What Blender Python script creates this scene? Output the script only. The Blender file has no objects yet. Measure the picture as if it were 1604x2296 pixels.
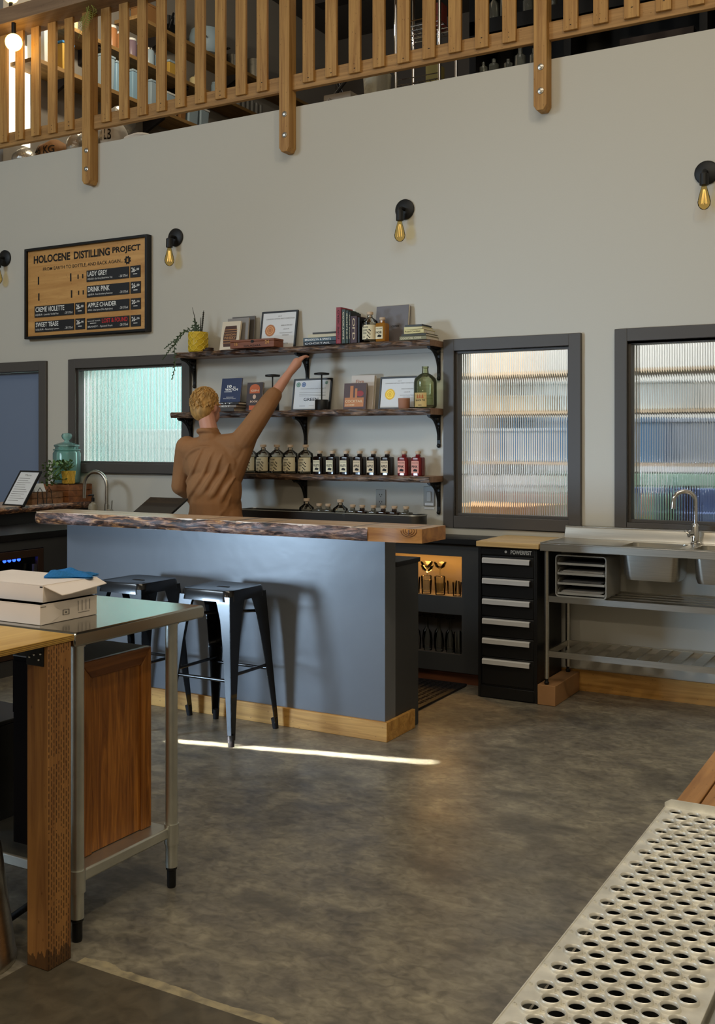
import bpy, bmesh, math, random
from mathutils import Vector, Matrix, Euler
random.seed(11)
S = bpy.context.scene
COL = S.collection
R = math.radians
PI = math.pi

def lin(h):
    h = h.lstrip('#'); o = []
    for i in (0, 2, 4):
        v = int(h[i:i+2], 16)/255
        o.append(v/12.92 if v <= .04045 else ((v+.055)/1.055)**2.4)
    return (o[0], o[1], o[2], 1)

# ---------------------------------------------------------------- camera, world, lights, exposure
YAW = 29.551
cd = bpy.data.cameras.new('camera'); cam = bpy.data.objects.new('camera', cd); COL.objects.link(cam)
cam.location = (0, 0, 1.5); cam.rotation_euler = (R(90), 0, R(YAW))
cd.sensor_fit = 'HORIZONTAL'; cd.sensor_width = 36; cd.lens = 36*2360/1604; cd.shift_y = -158/1604
cd.clip_start = .05
S.camera = cam
S.cycles.sample_clamp_indirect = 4.0
vs = S.view_settings
vs.view_transform = 'Standard'; vs.look = 'None'; vs.gamma = 1; vs.use_curve_mapping = False
vs.exposure = -0.09
w = bpy.data.worlds.new('world'); S.world = w; w.use_nodes = True
bg = w.node_tree.nodes['Background']; bg.inputs[0].default_value = (1.0, .96, .90, 1); bg.inputs[1].default_value = .03

def area(name, loc, target, sx, sy, power, col, spread=180):
    d = bpy.data.lights.new(name, 'AREA'); d.shape = 'RECTANGLE'; d.size = sx; d.size_y = sy
    d.energy = power; d.color = col; d.spread = R(spread)
    o = bpy.data.objects.new(name, d); COL.objects.link(o); o.location = loc
    o.rotation_euler = (Vector(target)-Vector(loc)).to_track_quat('-Z', 'Y').to_euler()
    return o
def point(name, loc, power, col, rad=.05):
    d = bpy.data.lights.new(name, 'POINT'); d.energy = power; d.color = col; d.shadow_soft_size = rad
    o = bpy.data.objects.new(name, d); COL.objects.link(o); o.location = loc
    return o
# cool daylight from a low window wall to the left, softer daylight from high on the same side
area('window_daylight_low', (-6.3, -.4, .85), (-3.2, 4.5, .75), 1.0, .8, 19, (.55, .76, 1.0), 47)
area('window_daylight_high', (-7.2, -1.0, 4.4), (-3.2, 6.2, 1.8), 2.0, 1.2, 150, (.74, .88, 1.0))
# two warm hall lamps behind the camera
point('hall_lamp', (-2.7, -2.6, 3.6), 70, (1.0, .86, .66), .07)
point('hall_lamp', (.5, -2.4, 3.6), 92, (1.0, .85, .62), .07)
# thin blade of sun across the floor
sb = area('sun_blade', (-5.79, .47, 3.9), (-2.77, 4.29, 0), 1.05, .008, 2.6, (1, .95, .84), .7)
_z = (Vector((-5.79, .47, 3.9))-Vector((-2.77, 4.29, 0))).normalized(); _x = Vector((1.17, .285, 0)); _x = (_x-_z*_x.dot(_z)).normalized()
sb.rotation_euler = Matrix((_x, _z.cross(_x), _z)).transposed().to_euler()
# hall ceiling: a broad soft fill added to brighten the floor, and one bare high lamp to the right
area('hall_fill', (-1.2, 1.2, 6.4), (-1.2, 1.2, 0), 4.0, 3.0, 128, (1.0, .92, .79))
point('hall_lamp', (1.0, 1.7, 5.6), 150, (1.0, .84, .56), .10)
# storage room lamps behind the ribbed glass
area('storage_lamp', (-5.2, 7.4, 3.3), (-5.2, 7.4, 0), 1.4, .5, 220, (.9, .97, 1))
area('storage_lamp', (-2.9, 6.95, 3.4), (-2.9, 7.5, 1), 1.6, .8, 85, (.97, .98, 1))
# loft lamps
point('loft_lamp', (-6.2, 6.9, 5.5), 60, (1, .86, .62), .06)
point('loft_lamp', (-3.5, 9.0, 6.3), 30, (1, .93, .8), .1)

# ---------------------------------------------------------------- materials
MC = {}
def mat(name, col, rough=.5, metal=0, trans=0, ior=1.45, es=0, ecol=None, coat=0, spec=.5, bump=None, vary=None, alpha=1):
    if name in MC: return MC[name]
    m = bpy.data.materials.new(name); m.use_nodes = True; MC[name] = m
    nt = m.node_tree; p = nt.nodes['Principled BSDF']
    c = lin(col) if isinstance(col, str) else col
    p.inputs['Base Color'].default_value = c
    p.inputs['Roughness'].default_value = rough; p.inputs['Metallic'].default_value = metal
    p.inputs['Transmission Weight'].default_value = trans; p.inputs['IOR'].default_value = ior
    p.inputs['Coat Weight'].default_value = coat; p.inputs['Specular IOR Level'].default_value = spec
    if es:
        p.inputs['Emission Color'].default_value = lin(ecol or col); p.inputs['Emission Strength'].default_value = es
    if vary or bump:
        tc = nt.nodes.new('ShaderNodeTexCoord'); mp = nt.nodes.new('ShaderNodeMapping')
        nt.links.new(tc.outputs['Object'], mp.inputs[0])
    if vary:      # (scale, amount, stretch)
        n = nt.nodes.new('ShaderNodeTexNoise'); n.inputs['Scale'].default_value = vary[0]; n.inputs['Detail'].default_value = 5
        mp.inputs['Scale'].default_value = vary[2] if len(vary) > 2 else (1, 1, 1)
        nt.links.new(mp.outputs[0], n.inputs[0])
        r = nt.nodes.new('ShaderNodeValToRGB'); a = vary[1]
        r.color_ramp.elements[0].position = .3; r.color_ramp.elements[1].position = .7
        r.color_ramp.elements[0].color = tuple(x*(1-a) for x in c[:3])+(1,)
        r.color_ramp.elements[1].color = tuple(min(1, x*(1+a)) for x in c[:3])+(1,)
        nt.links.new(n.outputs[0], r.inputs[0]); nt.links.new(r.outputs[0], p.inputs['Base Color'])
    if bump:      # (scale, strength)
        n = nt.nodes.new('ShaderNodeTexNoise'); n.inputs['Scale'].default_value = bump[0]; n.inputs['Detail'].default_value = 4
        nt.links.new(tc.outputs['Object'], n.inputs[0])
        b = nt.nodes.new('ShaderNodeBump'); b.inputs['Strength'].default_value = bump[1]; b.inputs['Distance'].default_value = .01
        nt.links.new(n.outputs[0], b.inputs['Height']); nt.links.new(b.outputs[0], p.inputs['Normal'])
    return m

def wood(name, dark, light, axis, rough=.45, across=28, along=1.6, knots=True, mid=None, dist=1.0):
    m = bpy.data.materials.new(name); m.use_nodes = True; MC[name] = m
    nt = m.node_tree; N = nt.nodes; L = nt.links; p = N['Principled BSDF']; p.inputs['Roughness'].default_value = rough
    tc = N.new('ShaderNodeTexCoord'); mp = N.new('ShaderNodeMapping')
    sc = [across]*3; sc['xyz'.index(axis)] = along
    mp.inputs['Scale'].default_value = sc
    info = N.new('ShaderNodeObjectInfo'); cb = N.new('ShaderNodeCombineXYZ'); ml = N.new('ShaderNodeMath'); ml.operation = 'MULTIPLY'; ml.inputs[1].default_value = 7
    L.new(info.outputs['Random'], ml.inputs[0])
    for i in range(3): L.new(ml.outputs[0], cb.inputs[i])
    ad = N.new('ShaderNodeVectorMath'); ad.operation = 'ADD'
    L.new(tc.outputs['Object'], ad.inputs[0]); L.new(cb.outputs[0], ad.inputs[1]); L.new(ad.outputs[0], mp.inputs[0])
    n = N.new('ShaderNodeTexNoise'); n.inputs['Scale'].default_value = 1; n.inputs['Detail'].default_value = 6; n.inputs['Distortion'].default_value = dist
    n.inputs['Roughness'].default_value = .62
    L.new(mp.outputs[0], n.inputs[0])
    r = N.new('ShaderNodeValToRGB'); e = r.color_ramp.elements
    e[0].position = .32; e[0].color = lin(dark); e[1].position = .68; e[1].color = lin(light)
    if mid: x = e.new(.5); x.color = lin(mid)
    L.new(n.outputs[0], r.inputs[0]); out = r.outputs[0]
    if knots:
        v = N.new('ShaderNodeTexVoronoi'); mp2 = N.new('ShaderNodeMapping'); s2 = [9]*3; s2['xyz'.index(axis)] = 4.2
        mp2.inputs['Scale'].default_value = s2; L.new(ad.outputs[0], mp2.inputs[0]); L.new(mp2.outputs[0], v.inputs[0])
        r2 = N.new('ShaderNodeValToRGB'); r2.color_ramp.elements[0].position = .03; r2.color_ramp.elements[1].position = .14
        r2.color_ramp.elements[0].color = (.35, .28, .22, 1)
        r2.color_ramp.elements[1].color = (1, 1, 1, 1)
        L.new(v.outputs['Distance'], r2.inputs[0])
        mx = N.new('ShaderNodeMix'); mx.data_type = 'RGBA'; mx.blend_type = 'MULTIPLY'; mx.inputs[0].default_value = .8
        L.new(out, mx.inputs[6]); L.new(r2.outputs[0], mx.inputs[7]); out = mx.outputs[2]
    L.new(out, p.inputs['Base Color'])
    b = N.new('ShaderNodeBump'); b.inputs['Strength'].default_value = .15; b.inputs['Distance'].default_value = .004
    L.new(n.outputs[0], b.inputs['Height']); L.new(b.outputs[0], p.inputs['Normal'])
    return m

def bark(name, dark=False):
    m = bpy.data.materials.new(name); m.use_nodes = True; nt = m.node_tree; N = nt.nodes; L = nt.links; p = N['Principled BSDF']
    p.inputs['Roughness'].default_value = .38
    tc = N.new('ShaderNodeTexCoord')
    def nz(sc, rot, det, dist, k=1):
        mp = N.new('ShaderNodeMapping'); mp.inputs['Scale'].default_value = sc; mp.inputs['Rotation'].default_value = rot
        L.new(tc.outputs['Object'], mp.inputs[0]); n = N.new('ShaderNodeTexNoise'); n.inputs['Scale'].default_value = k; n.inputs['Detail'].default_value = det; n.inputs['Distortion'].default_value = dist; n.inputs['Roughness'].default_value = .66
        L.new(mp.outputs[0], n.inputs[0]); return n.outputs[0]
    def rp(f, st):
        r = N.new('ShaderNodeValToRGB'); e = r.color_ramp.elements; e[0].position, e[0].color = st[0][0], lin(st[0][1]); e[1].position, e[1].color = st[-1][0], lin(st[-1][1])
        for q, c in st[1:-1]: x = e.new(q); x.color = lin(c)
        L.new(f, r.inputs[0]); return r.outputs[0]
    n = nz((8, 13, 46), (0, .5, 0), 9, 1.3)
    if dark: c1 = rp(n, [(.3, '0f0a07'), (.46, '2a1a12'), (.55, '4a3020'), (.66, '7d5a3f')]); c2 = rp(n, [(.35, '1a110c'), (.5, '5a4434'), (.68, '9c7c60')])
    else: c1 = rp(n, [(.36, '130b07'), (.47, '40271a'), (.55, '8a5c36'), (.66, 'cf9c66')]); c2 = rp(n, [(.36, '1d1413'), (.46, '4c3a36'), (.55, '86685f'), (.68, 'c9aa9a')])
    mx = N.new('ShaderNodeMix'); mx.data_type = 'RGBA'; L.new(rp(nz((2.6, 2, 3), (0, 0, 0), 4, .6), [(.42, '000000'), (.58, 'ffffff')]), mx.inputs[0]); L.new(c1, mx.inputs[6]); L.new(c2, mx.inputs[7])
    m2 = N.new('ShaderNodeMix'); m2.data_type = 'RGBA'; L.new(rp(nz((5, 3, 6), (0, .3, 0), 5, 1.2), [(.60, '000000'), (.68, 'ffffff')]), m2.inputs[0]); L.new(mx.outputs[2], m2.inputs[6]); m2.inputs[7].default_value = lin('160d09')
    L.new(m2.outputs[2], p.inputs['Base Color'])
    b = N.new('ShaderNodeBump'); b.inputs['Strength'].default_value = .5; b.inputs['Distance'].default_value = .008
    L.new(n, b.inputs['Height']); L.new(b.outputs[0], p.inputs['Normal'])
    return m

M_wall = mat('wall_paint', 'c9c6bc', .75, bump=(90, .05))
M_store = mat('storage_paint', 'd8d8d4', .8)
M_loftwall = mat('loft_paint', '8f8a84', .85)
M_trim = mat('trim_grey', '504c49', .5)
M_bar = mat('bar_grey', '686b70', .3, bump=(14, .06), vary=(3, .06))
M_char = mat('charcoal_paint', '3b3c3d', .45)
M_door = mat('door_blue_grey', '76859f', .45)
M_black = mat('black_satin', '121213', .38)
M_bsteel = mat('black_gloss_steel', '0e0e10', .22, coat=.3)
M_iron = mat('cast_iron', '101010', .5)
M_steel = mat('brushed_steel', 'c2beb4', .3, 1, vary=(5, .10, (1, 14, 60)))
M_galv = mat('galvanised_steel', 'cfd0c8', .36, .9, vary=(9, .12), bump=(60, .05))
M_table = mat('table_steel', 'a9a9a4', .16, 1, bump=(7, .02))
M_chrome = mat('chrome', 'e6e6e6', .06, 1)
M_grip = mat('grip_aluminium', 'e2dfd4', .42, .45, vary=(18, .16))
M_handle = mat('aluminium_pull', 'dedede', .35, .35)
M_picket = wood('cedar_picket', '9a6c34', 'c79a58', 'z', .6, 34, 1.5)
M_rail = wood('fir_rail', '8f6838', 'bd9157', 'x', .6, 30, 1.2)
M_cap = wood('fir_cap', '7b6149', '9c7f62', 'x', .65, 16, 1.0)
M_pine = wood('pine_board', 'a3712f', 'd9a558', 'x', .45, 22, 1.3)
M_piney = wood('pine_board_deep', '8d5f30', 'b98850', 'y', .5, 18, 1.3)
M_block = mat('raw_fir_block', 'a2784f', .7, vary=(6, .1))
M_post = wood('treated_timber', '80532a', 'b27f44', 'z', .65, 26, 1.3)
M_oak = wood('oak_stain', '6a3a12', 'b9772f', 'z', .35, 26, 1.7, False, '935a22', 2.4)
M_oakh = wood('oak_stain_rail', '6d3c12', '9c5f28', 'y', .35, 30, 2.0, False)
M_slab = wood('slab_top', 'c39d78', 'e6cbae', 'x', .25, 12, 1.0, True)
M_slabend = wood('slab_end', '8a5526', 'c88d4c', 'x', .3, 14, 3.0, False)
M_bark = bark('live_edge_bark'); M_barkd = bark('dark_live_edge', True)
M_shelfw = wood('shelf_plank', '7a5a44', 'a5836a', 'x', .45, 14, 1.0)
M_ply = wood('plywood_face', 'b98d3e', 'd9b25f', 'y', .35, 10, 1.0, False)
M_butcher = wood('butcher_block', 'b6935c', 'dcbd86', 'x', .5, 18, 1.2, False)
M_loftboard = wood('loft_shelf_board', '7d5f36', 'a98653', 'y', .6, 16, 1.0, False)
M_box = mat('white_cardboard', 'e3d8cf', .8, vary=(4, .04))
M_paper = mat('paper', 'dfe1e2', .6)
M_paperw = mat('paper_warm', 'e2d9c8', .6)
M_kraft = mat('kraft', '9b7447', .8, vary=(8, .08))
M_ink = mat('ink', '17130f', .7)
M_grey_ink = mat('grey_ink', '6a6764', .7)
M_white = mat('white_lettering', 'f1f1ee', .6)
M_red = mat('red_lettering', 'cf2a2e', .6)
def thin(name, tint, refl=1.35, rough=.03, diff=0, dcol='ffffff'):
    m = bpy.data.materials.new(name); m.use_nodes = True; nt = m.node_tree; N = nt.nodes; L = nt.links; MC[name] = m
    N.remove(N['Principled BSDF']); t = N.new('ShaderNodeBsdfTransparent'); t.inputs[0].default_value = lin(tint); g = N.new('ShaderNodeBsdfGlossy'); g.inputs['Roughness'].default_value = rough
    f = N.new('ShaderNodeFresnel'); f.inputs[0].default_value = refl; x = N.new('ShaderNodeMixShader')
    src = t.outputs[0]
    if diff:
        d = N.new('ShaderNodeBsdfTranslucent'); d.inputs[0].default_value = lin(dcol); d2 = N.new('ShaderNodeBsdfDiffuse'); d2.inputs[0].default_value = lin(dcol); a = N.new('ShaderNodeMixShader'); L.new(d.outputs[0], a.inputs[1]); L.new(d2.outputs[0], a.inputs[2])
        y = N.new('ShaderNodeMixShader'); y.inputs[0].default_value = diff; L.new(src, y.inputs[1]); L.new(a.outputs[0], y.inputs[2]); src = y.outputs[0]
    L.new(f.outputs[0], x.inputs[0]); L.new(src, x.inputs[1]); L.new(g.outputs[0], x.inputs[2]); L.new(x.outputs[0], N['Material Output'].inputs[0]); return m
M_glass = thin('clear_glass', 'fdfefc')
M_gglass = thin('green_glass', 'f6f8ea', diff=.12, dcol='c9d4a4')
M_tglass = thin('teal_glass', 'dcf3ef', diff=.35, dcol='c4f4f0')  # teal tint; the diffuse colour paints in window light refracted by the jar
M_amberb = thin('amber_bulb', 'f9e8b8', 1.12)
M_flute = mat('fluted_glass', 'fafdfc', .05, trans=1, ior=1.5)
M_cork = mat('beech_stopper', 'cdb59a', .6)
M_cream = mat('cream_label', 'e4d9b6', .6)
M_tan = mat('tan_label', 'd9c3a0', .6)
M_pinkl = mat('pink_label', 'e09a86', .6)
M_darkliq = mat('dark_liqueur', '140a08', .12)
M_redliq = mat('red_liqueur', '6e1a1c', .12)
M_gold = mat('gold_glaze', 'e2b848', .3, .4)
M_yel = mat('yellow_glaze', 'd8b632', .25)
M_leaf = mat('leaf_green', '3c4f2c', .5, vary=(9, .25))
M_leaf2 = mat('leaf_green_pale', '66864c', .5, vary=(9, .25))
M_stem = mat('dark_stem', '2c2a1e', .6)
M_rubber = mat('black_rubber', '17161a', .6)
M_terra = mat('terracotta', 'a9765c', .7)
M_cloth = mat('blue_cloth', '1f6ba8', .9, bump=(120, .5))

# ---------------------------------------------------------------- mesh builder
class B:
    def __init__(s): s.v = []; s.f = []
    def add(s, vs, fs):
        o = len(s.v); s.v += [tuple(v) for v in vs]; s.f += [tuple(i+o for i in f) for f in fs]; return s
    def box(s, x0, y0, z0, x1, y1, z1):
        if x0 > x1: x0, x1 = x1, x0
        if y0 > y1: y0, y1 = y1, y0
        if z0 > z1: z0, z1 = z1, z0
        return s.add([(x0,y0,z0),(x1,y0,z0),(x1,y1,z0),(x0,y1,z0),(x0,y0,z1),(x1,y0,z1),(x1,y1,z1),(x0,y1,z1)],
              [(0,3,2,1),(4,5,6,7),(0,1,5,4),(1,2,6,5),(2,3,7,6),(3,0,4,7)])
    def hexa(s, bot, top):     # two quads, same winding (ccw seen from above)
        return s.add(list(bot)+list(top), [(0,3,2,1),(4,5,6,7),(0,1,5,4),(1,2,6,5),(2,3,7,6),(3,0,4,7)])
    def tube(s, pts, r, n=10, caps=True):
        pts = [Vector(p) for p in pts]; k = len(pts)
        rs = r if isinstance(r, (list, tuple)) else [r]*k
        t0 = (pts[1]-pts[0]).normalized(); up = Vector((0, 0, 1)) if abs(t0.z) < .9 else Vector((1, 0, 0))
        u = t0.cross(up).normalized(); vs = []
        for i, p in enumerate(pts):
            t = (pts[min(i+1, k-1)]-pts[max(i-1, 0)]).normalized()
            u = (u-t*u.dot(t)).normalized(); w_ = t.cross(u)
            for j in range(n):
                a = 2*PI*j/n; vs.append(p+(u*math.cos(a)+w_*math.sin(a))*rs[i])
        fs = [(i*n+j, i*n+(j+1) % n, (i+1)*n+(j+1) % n, (i+1)*n+j) for i in range(k-1) for j in range(n)]
        if caps: fs += [tuple(reversed(range(n))), tuple(range((k-1)*n, k*n))]
        return s.add(vs, fs)
    def lathe(s, prof, n=24, c=(0, 0, 0), sq=None, cap=True):   # sq: superellipse exponent for squarish bodies
        vs = []
        for r, z in prof:
            for j in range(n):
                a = 2*PI*(j+.5)/n; ca, sa = math.cos(a), math.sin(a)
                q = 1
                if sq: q = 1/((abs(ca)**sq+abs(sa)**sq)**(1/sq))
                vs.append((c[0]+r*q*ca, c[1]+r*q*sa, c[2]+z))
        k = len(prof)
        fs = [(i*n+j, i*n+(j+1) % n, (i+1)*n+(j+1) % n, (i+1)*n+j) for i in range(k-1) for j in range(n)]
        if cap: fs += [tuple(reversed(range(n))), tuple(range((k-1)*n, k*n))]
        return s.add(vs, fs)
    def prism(s, poly, axis, lo, hi):   # poly 2d in the other two axes (x,y)/(x,z)/(y,z)
        n = len(poly)
        def pt(p, h):
            return {'z': (p[0], p[1], h), 'y': (p[0], h, p[1]), 'x': (h, p[0], p[1])}[axis]
        vs = [pt(p, lo) for p in poly]+[pt(p, hi) for p in poly]
        fs = [tuple(range(n)), tuple(range(2*n-1, n-1, -1))]+[(j, j+n, (j+1) % n+n, (j+1) % n) for j in range(n)]
        return s.add(vs, fs)
    def sheet(s, fn, nu, nv):
        vs = [fn(i/nu, j/nv) for j in range(nv+1) for i in range(nu+1)]
        return s.add(vs, [(j*(nu+1)+i, j*(nu+1)+i+1, (j+1)*(nu+1)+i+1, (j+1)*(nu+1)+i) for j in range(nv) for i in range(nu)])
    def ball(s, c, r, nu=16, nv=10, sc=(1, 1, 1)):
        vs = []
        for i in range(nv+1):
            t = PI*i/nv
            for j in range(nu):
                a = 2*PI*j/nu; vs.append((c[0]+r*sc[0]*math.sin(t)*math.cos(a), c[1]+r*sc[1]*math.sin(t)*math.sin(a), c[2]-r*sc[2]*math.cos(t)))
        return s.add(vs, [(i*nu+j, i*nu+(j+1) % nu, (i+1)*nu+(j+1) % nu, (i+1)*nu+j) for i in range(nv) for j in range(nu)])
    def xf(s, m, start=0):
        s.v[start:] = [tuple(m @ Vector(v)) for v in s.v[start:]]; return s

def rootloc(p):
    while p.parent: p = p.parent
    return p.location
def mk(name, b, m, parent=None, world=False, loc=(0, 0, 0), rot=(0, 0, 0), smooth=None, bevel=0, angle=.7):
    me = bpy.data.meshes.new(name)
    off = Vector((0, 0, 0))
    if world: off = Vector(rootloc(parent)) if parent else Vector(loc)
    me.from_pydata([tuple(Vector(v)-off) for v in b.v], [], b.f)
    bm = bmesh.new(); bm.from_mesh(me)
    bmesh.ops.remove_doubles(bm, verts=bm.verts, dist=1e-6)
    bmesh.ops.recalc_face_normals(bm, faces=bm.faces)
    bm.to_mesh(me); bm.free()
    if smooth is not False:
        for p in me.polygons: p.use_smooth = True
        me.set_sharp_from_angle(angle=angle)
    if isinstance(m, (list, tuple)):
        for x in m: me.materials.append(x)
    else: me.materials.append(m)
    o = bpy.data.objects.new(name, me); COL.objects.link(o)
    if parent: o.parent = parent
    else: o.location = loc; o.rotation_euler = rot
    if bevel:
        md = o.modifiers.new('bevel', 'BEVEL'); md.width = bevel; md.segments = 2; md.limit_method = 'ANGLE'; md.angle_limit = R(40)
    return o
def tag(o, label, cat, group=None):
    o['label'] = label; o['category'] = cat
    if group: o['group'] = group
    return o
def struct(name, b, m, **k):
    o = mk(name, b, m, **k); o['kind'] = 'structure'; return o
def thing(name, label, cat, loc=(0, 0, 0), rot=(0, 0, 0), group=None):
    o = bpy.data.objects.new(name, None); COL.objects.link(o); o.empty_display_size = .05
    o.location = loc; o.rotation_euler = rot if isinstance(rot, (tuple, list)) else (0, 0, rot)
    return tag(o, label, cat, group)
def one(name, b, m, label, cat, loc, group=None, world=False, rot=(0, 0, 0), **k):
    return tag(mk(name, b, m, None, world, loc, rot, **k), label, cat, group)
def dup(root, loc, rot=None, label=None, group=None):
    r = root.copy(); COL.objects.link(r); r.location = loc
    if rot is not None: r.rotation_euler = rot
    if label: r['label'] = label
    if group: r['group'] = group
    for ch in list(root.children):
        c = ch.copy(); COL.objects.link(c); c.parent = r
        for g in ch.children:
            d = g.copy(); COL.objects.link(d); d.parent = c
    return r

TC = {}
def glyphs(s, bold=0.0):
    k = (s, bold)
    if k in TC: return TC[k]
    cu = bpy.data.curves.new('t', 'FONT'); cu.body = s; cu.size = 1; cu.offset = bold; cu.resolution_u = 3
    o = bpy.data.objects.new('t', cu); COL.objects.link(o)
    dg = bpy.context.evaluated_depsgraph_get(); dg.update()
    me = bpy.data.meshes.new_from_object(o.evaluated_get(dg))
    vs = [tuple(v.co) for v in me.vertices]; fs = [tuple(p.vertices) for p in me.polygons]
    bpy.data.objects.remove(o); bpy.data.curves.remove(cu); bpy.data.meshes.remove(me)
    x0 = min(v[0] for v in vs); x1 = max(v[0] for v in vs); y0 = min(v[1] for v in vs); y1 = max(v[1] for v in vs)
    vs = [((v[0]-x0)/(x1-x0), (v[1]-y0)/(y1-y0)) for v in vs]
    TC[k] = (vs, fs); return TC[k]
def text(b, s, x0, z0, x1, z1, y, bold=.0, y1=None, z0b=None, ydir=None):
    """lettering facing -Y, filling the rectangle x0..x1, z0..z1 at depth y"""
    vs, fs = glyphs(s, bold)
    return b.add([(x0+(x1-x0)*u, y, z0+(z1-z0)*v) for u, v in vs], fs)
def lines(b, x0, x1, z, y, h=.002, gaps=()):
    return b.box(x0, y, z, x1, y+.0004, z+h)

def wallgrid(b, x0, x1, z0, z1, y0, y1, holes):
    xs = sorted({x0, x1, *[h[0] for h in holes], *[h[1] for h in holes]}); zs = sorted({z0, z1, *[h[2] for h in holes], *[h[3] for h in holes]})
    for i in range(len(xs)-1):
        for j in range(len(zs)-1):
            cx, cz = (xs[i]+xs[i+1])/2, (zs[j]+zs[j+1])/2
            if any(h[0] < cx < h[1] and h[2] < cz < h[3] for h in holes): continue
            b.box(xs[i], y0, zs[j], xs[i+1], y1, zs[j+1])
    return b
# ================================================================ STRUCTURE
def floor_mat():
    m = bpy.data.materials.new('polished_concrete'); m.use_nodes = True; nt = m.node_tree; N = nt.nodes; L = nt.links; p = N['Principled BSDF']
    tc = N.new('ShaderNodeTexCoord')
    def noise(sc, det, dist, stretch=(1, 1, 1), rot=0):
        mp = N.new('ShaderNodeMapping'); mp.inputs['Scale'].default_value = stretch; mp.inputs['Rotation'].default_value = (0, 0, rot)
        n = N.new('ShaderNodeTexNoise'); n.inputs['Scale'].default_value = sc; n.inputs['Detail'].default_value = det; n.inputs['Distortion'].default_value = dist
        L.new(tc.outputs['Object'], mp.inputs[0]); L.new(mp.outputs[0], n.inputs[0]); return n.outputs[0]
    def ramp(f, stops):
        r = N.new('ShaderNodeValToRGB'); e = r.color_ramp.elements
        e[0].position, e[0].color = stops[0][0], lin(stops[0][1]); e[1].position, e[1].color = stops[-1][0], lin(stops[-1][1])
        for ps, c in stops[1:-1]: x = e.new(ps); x.color = lin(c)
        L.new(f, r.inputs[0]); return r.outputs[0]
    def mix(f, a, b_, mode='MIX'):
        x = N.new('ShaderNodeMix'); x.data_type = 'RGBA'; x.blend_type = mode
        if isinstance(f, float): x.inputs[0].default_value = f
        else: L.new(f, x.inputs[0])
        L.new(a, x.inputs[6]); L.new(b_, x.inputs[7]); return x.outputs[2]
    base = ramp(noise(1.5, 7, .5), [(.3, '67635c'), (.5, '8c8579'), (.7, 'a89f8c')])
    fine = ramp(noise(6, 10, .5, (1, 1.3, 1), .5), [(.32, '625d55'), (.5, '88816f'), (.66, 'b0a78e')])
    c = mix(.5, base, fine)
    grain = ramp(noise(24, 10, .8, (1, 1.3, 1), .3), [(.3, 'a6a6a6'), (.5, 'dcdcdc'), (.68, 'ffffff')])
    c = mix(.75, c, grain, 'MULTIPLY')
    dirt = noise(3.2, 9, .7, (1, 1.7, 1), .9)
    dm = N.new('ShaderNodeValToRGB'); dm.color_ramp.elements[0].position = .55; dm.color_ramp.elements[1].position = .82; L.new(dirt, dm.inputs[0])
    dk = N.new('ShaderNodeRGB'); dk.outputs[0].default_value = lin('57534b')
    c = mix(dm.outputs[0], c, dk.outputs[0])
    scr = noise(1.5, 5, .35, (.5, 5, 1), 1.0)
    sm = N.new('ShaderNodeValToRGB'); sm.color_ramp.elements[0].position = .64; sm.color_ramp.elements[1].position = .86; L.new(scr, sm.inputs[0])
    lt = N.new('ShaderNodeRGB'); lt.outputs[0].default_value = lin('bdb59f')
    c = mix(sm.outputs[0], c, lt.outputs[0])
    # a darker pour in the near corner, with a worn pale seam along its edge
    sp = N.new('ShaderNodeSeparateXYZ'); L.new(tc.outputs['Object'], sp.inputs[0])
    def cmp(out, op, v):
        x = N.new('ShaderNodeMath'); x.operation = op; L.new(out, x.inputs[0]); x.inputs[1].default_value = v; return x.outputs[0]
    def mul(a, b_):
        x = N.new('ShaderNodeMath'); x.operation = 'MULTIPLY'; L.new(a, x.inputs[0]); L.new(b_, x.inputs[1]); return x.outputs[0]
    wob = N.new('ShaderNodeMath'); wob.operation = 'MULTIPLY_ADD'; L.new(noise(5, 5, .5), wob.inputs[0]); wob.inputs[1].default_value = -.075; L.new(sp.outputs['Y'], wob.inputs[2])
    right = cmp(sp.outputs['X'], 'GREATER_THAN', -2.315)
    slab = mul(right, cmp(sp.outputs['Y'], 'LESS_THAN', 2.238))
    seam = mul(mul(right, cmp(wob.outputs[0], 'LESS_THAN', 2.232)), cmp(sp.outputs['Y'], 'GREATER_THAN', 2.238))
    seam = mul(seam, cmp(sp.outputs['X'], 'GREATER_THAN', -2.2))
    sr = N.new('ShaderNodeMapRange'); sr.inputs['From Min'].default_value = .35; sr.inputs['From Max'].default_value = .6; sr.inputs['To Min'].default_value = .25; sr.inputs['To Max'].default_value = .85; L.new(noise(22, 8, .4), sr.inputs[0]); seam = mul(seam, sr.outputs[0])
    sc_ = N.new('ShaderNodeRGB'); sc_.outputs[0].default_value = lin('b3a684')
    c = mix(seam, c, sc_.outputs[0])
    dkc = ramp(noise(16, 6, .6), [(.35, '4a4438'), (.65, '5d5546')])
    c = mix(slab, c, dkc)
    L.new(c, p.inputs['Base Color'])
    rr = N.new('ShaderNodeMapRange'); rr.inputs['To Min'].default_value = .22; rr.inputs['To Max'].default_value = .5; L.new(noise(4, 7, 1), rr.inputs[0]); L.new(rr.outputs[0], p.inputs['Roughness'])
    bp = N.new('ShaderNodeBump'); bp.inputs['Strength'].default_value = .12; bp.inputs['Distance'].default_value = .006; L.new(noise(30, 6, .8), bp.inputs['Height']); L.new(bp.outputs[0], p.inputs['Normal'])
    return m
W = 6.2
struct('floor', B().box(-10, -4, -.12, 4.3, 9.2, 0), floor_mat())
HOLES = [(-7.30, -6.485, 0, 2.08), (-6.085, -5.008, 1.33, 2.08), (-2.79, -2.03, 1.025, 2.078), (-1.675, -.90, 1.025, 2.078)]
struct('wall_back', wallgrid(B(), -10, 4.3, 0, 3.845, W, W+.14, HOLES), M_wall)
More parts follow.
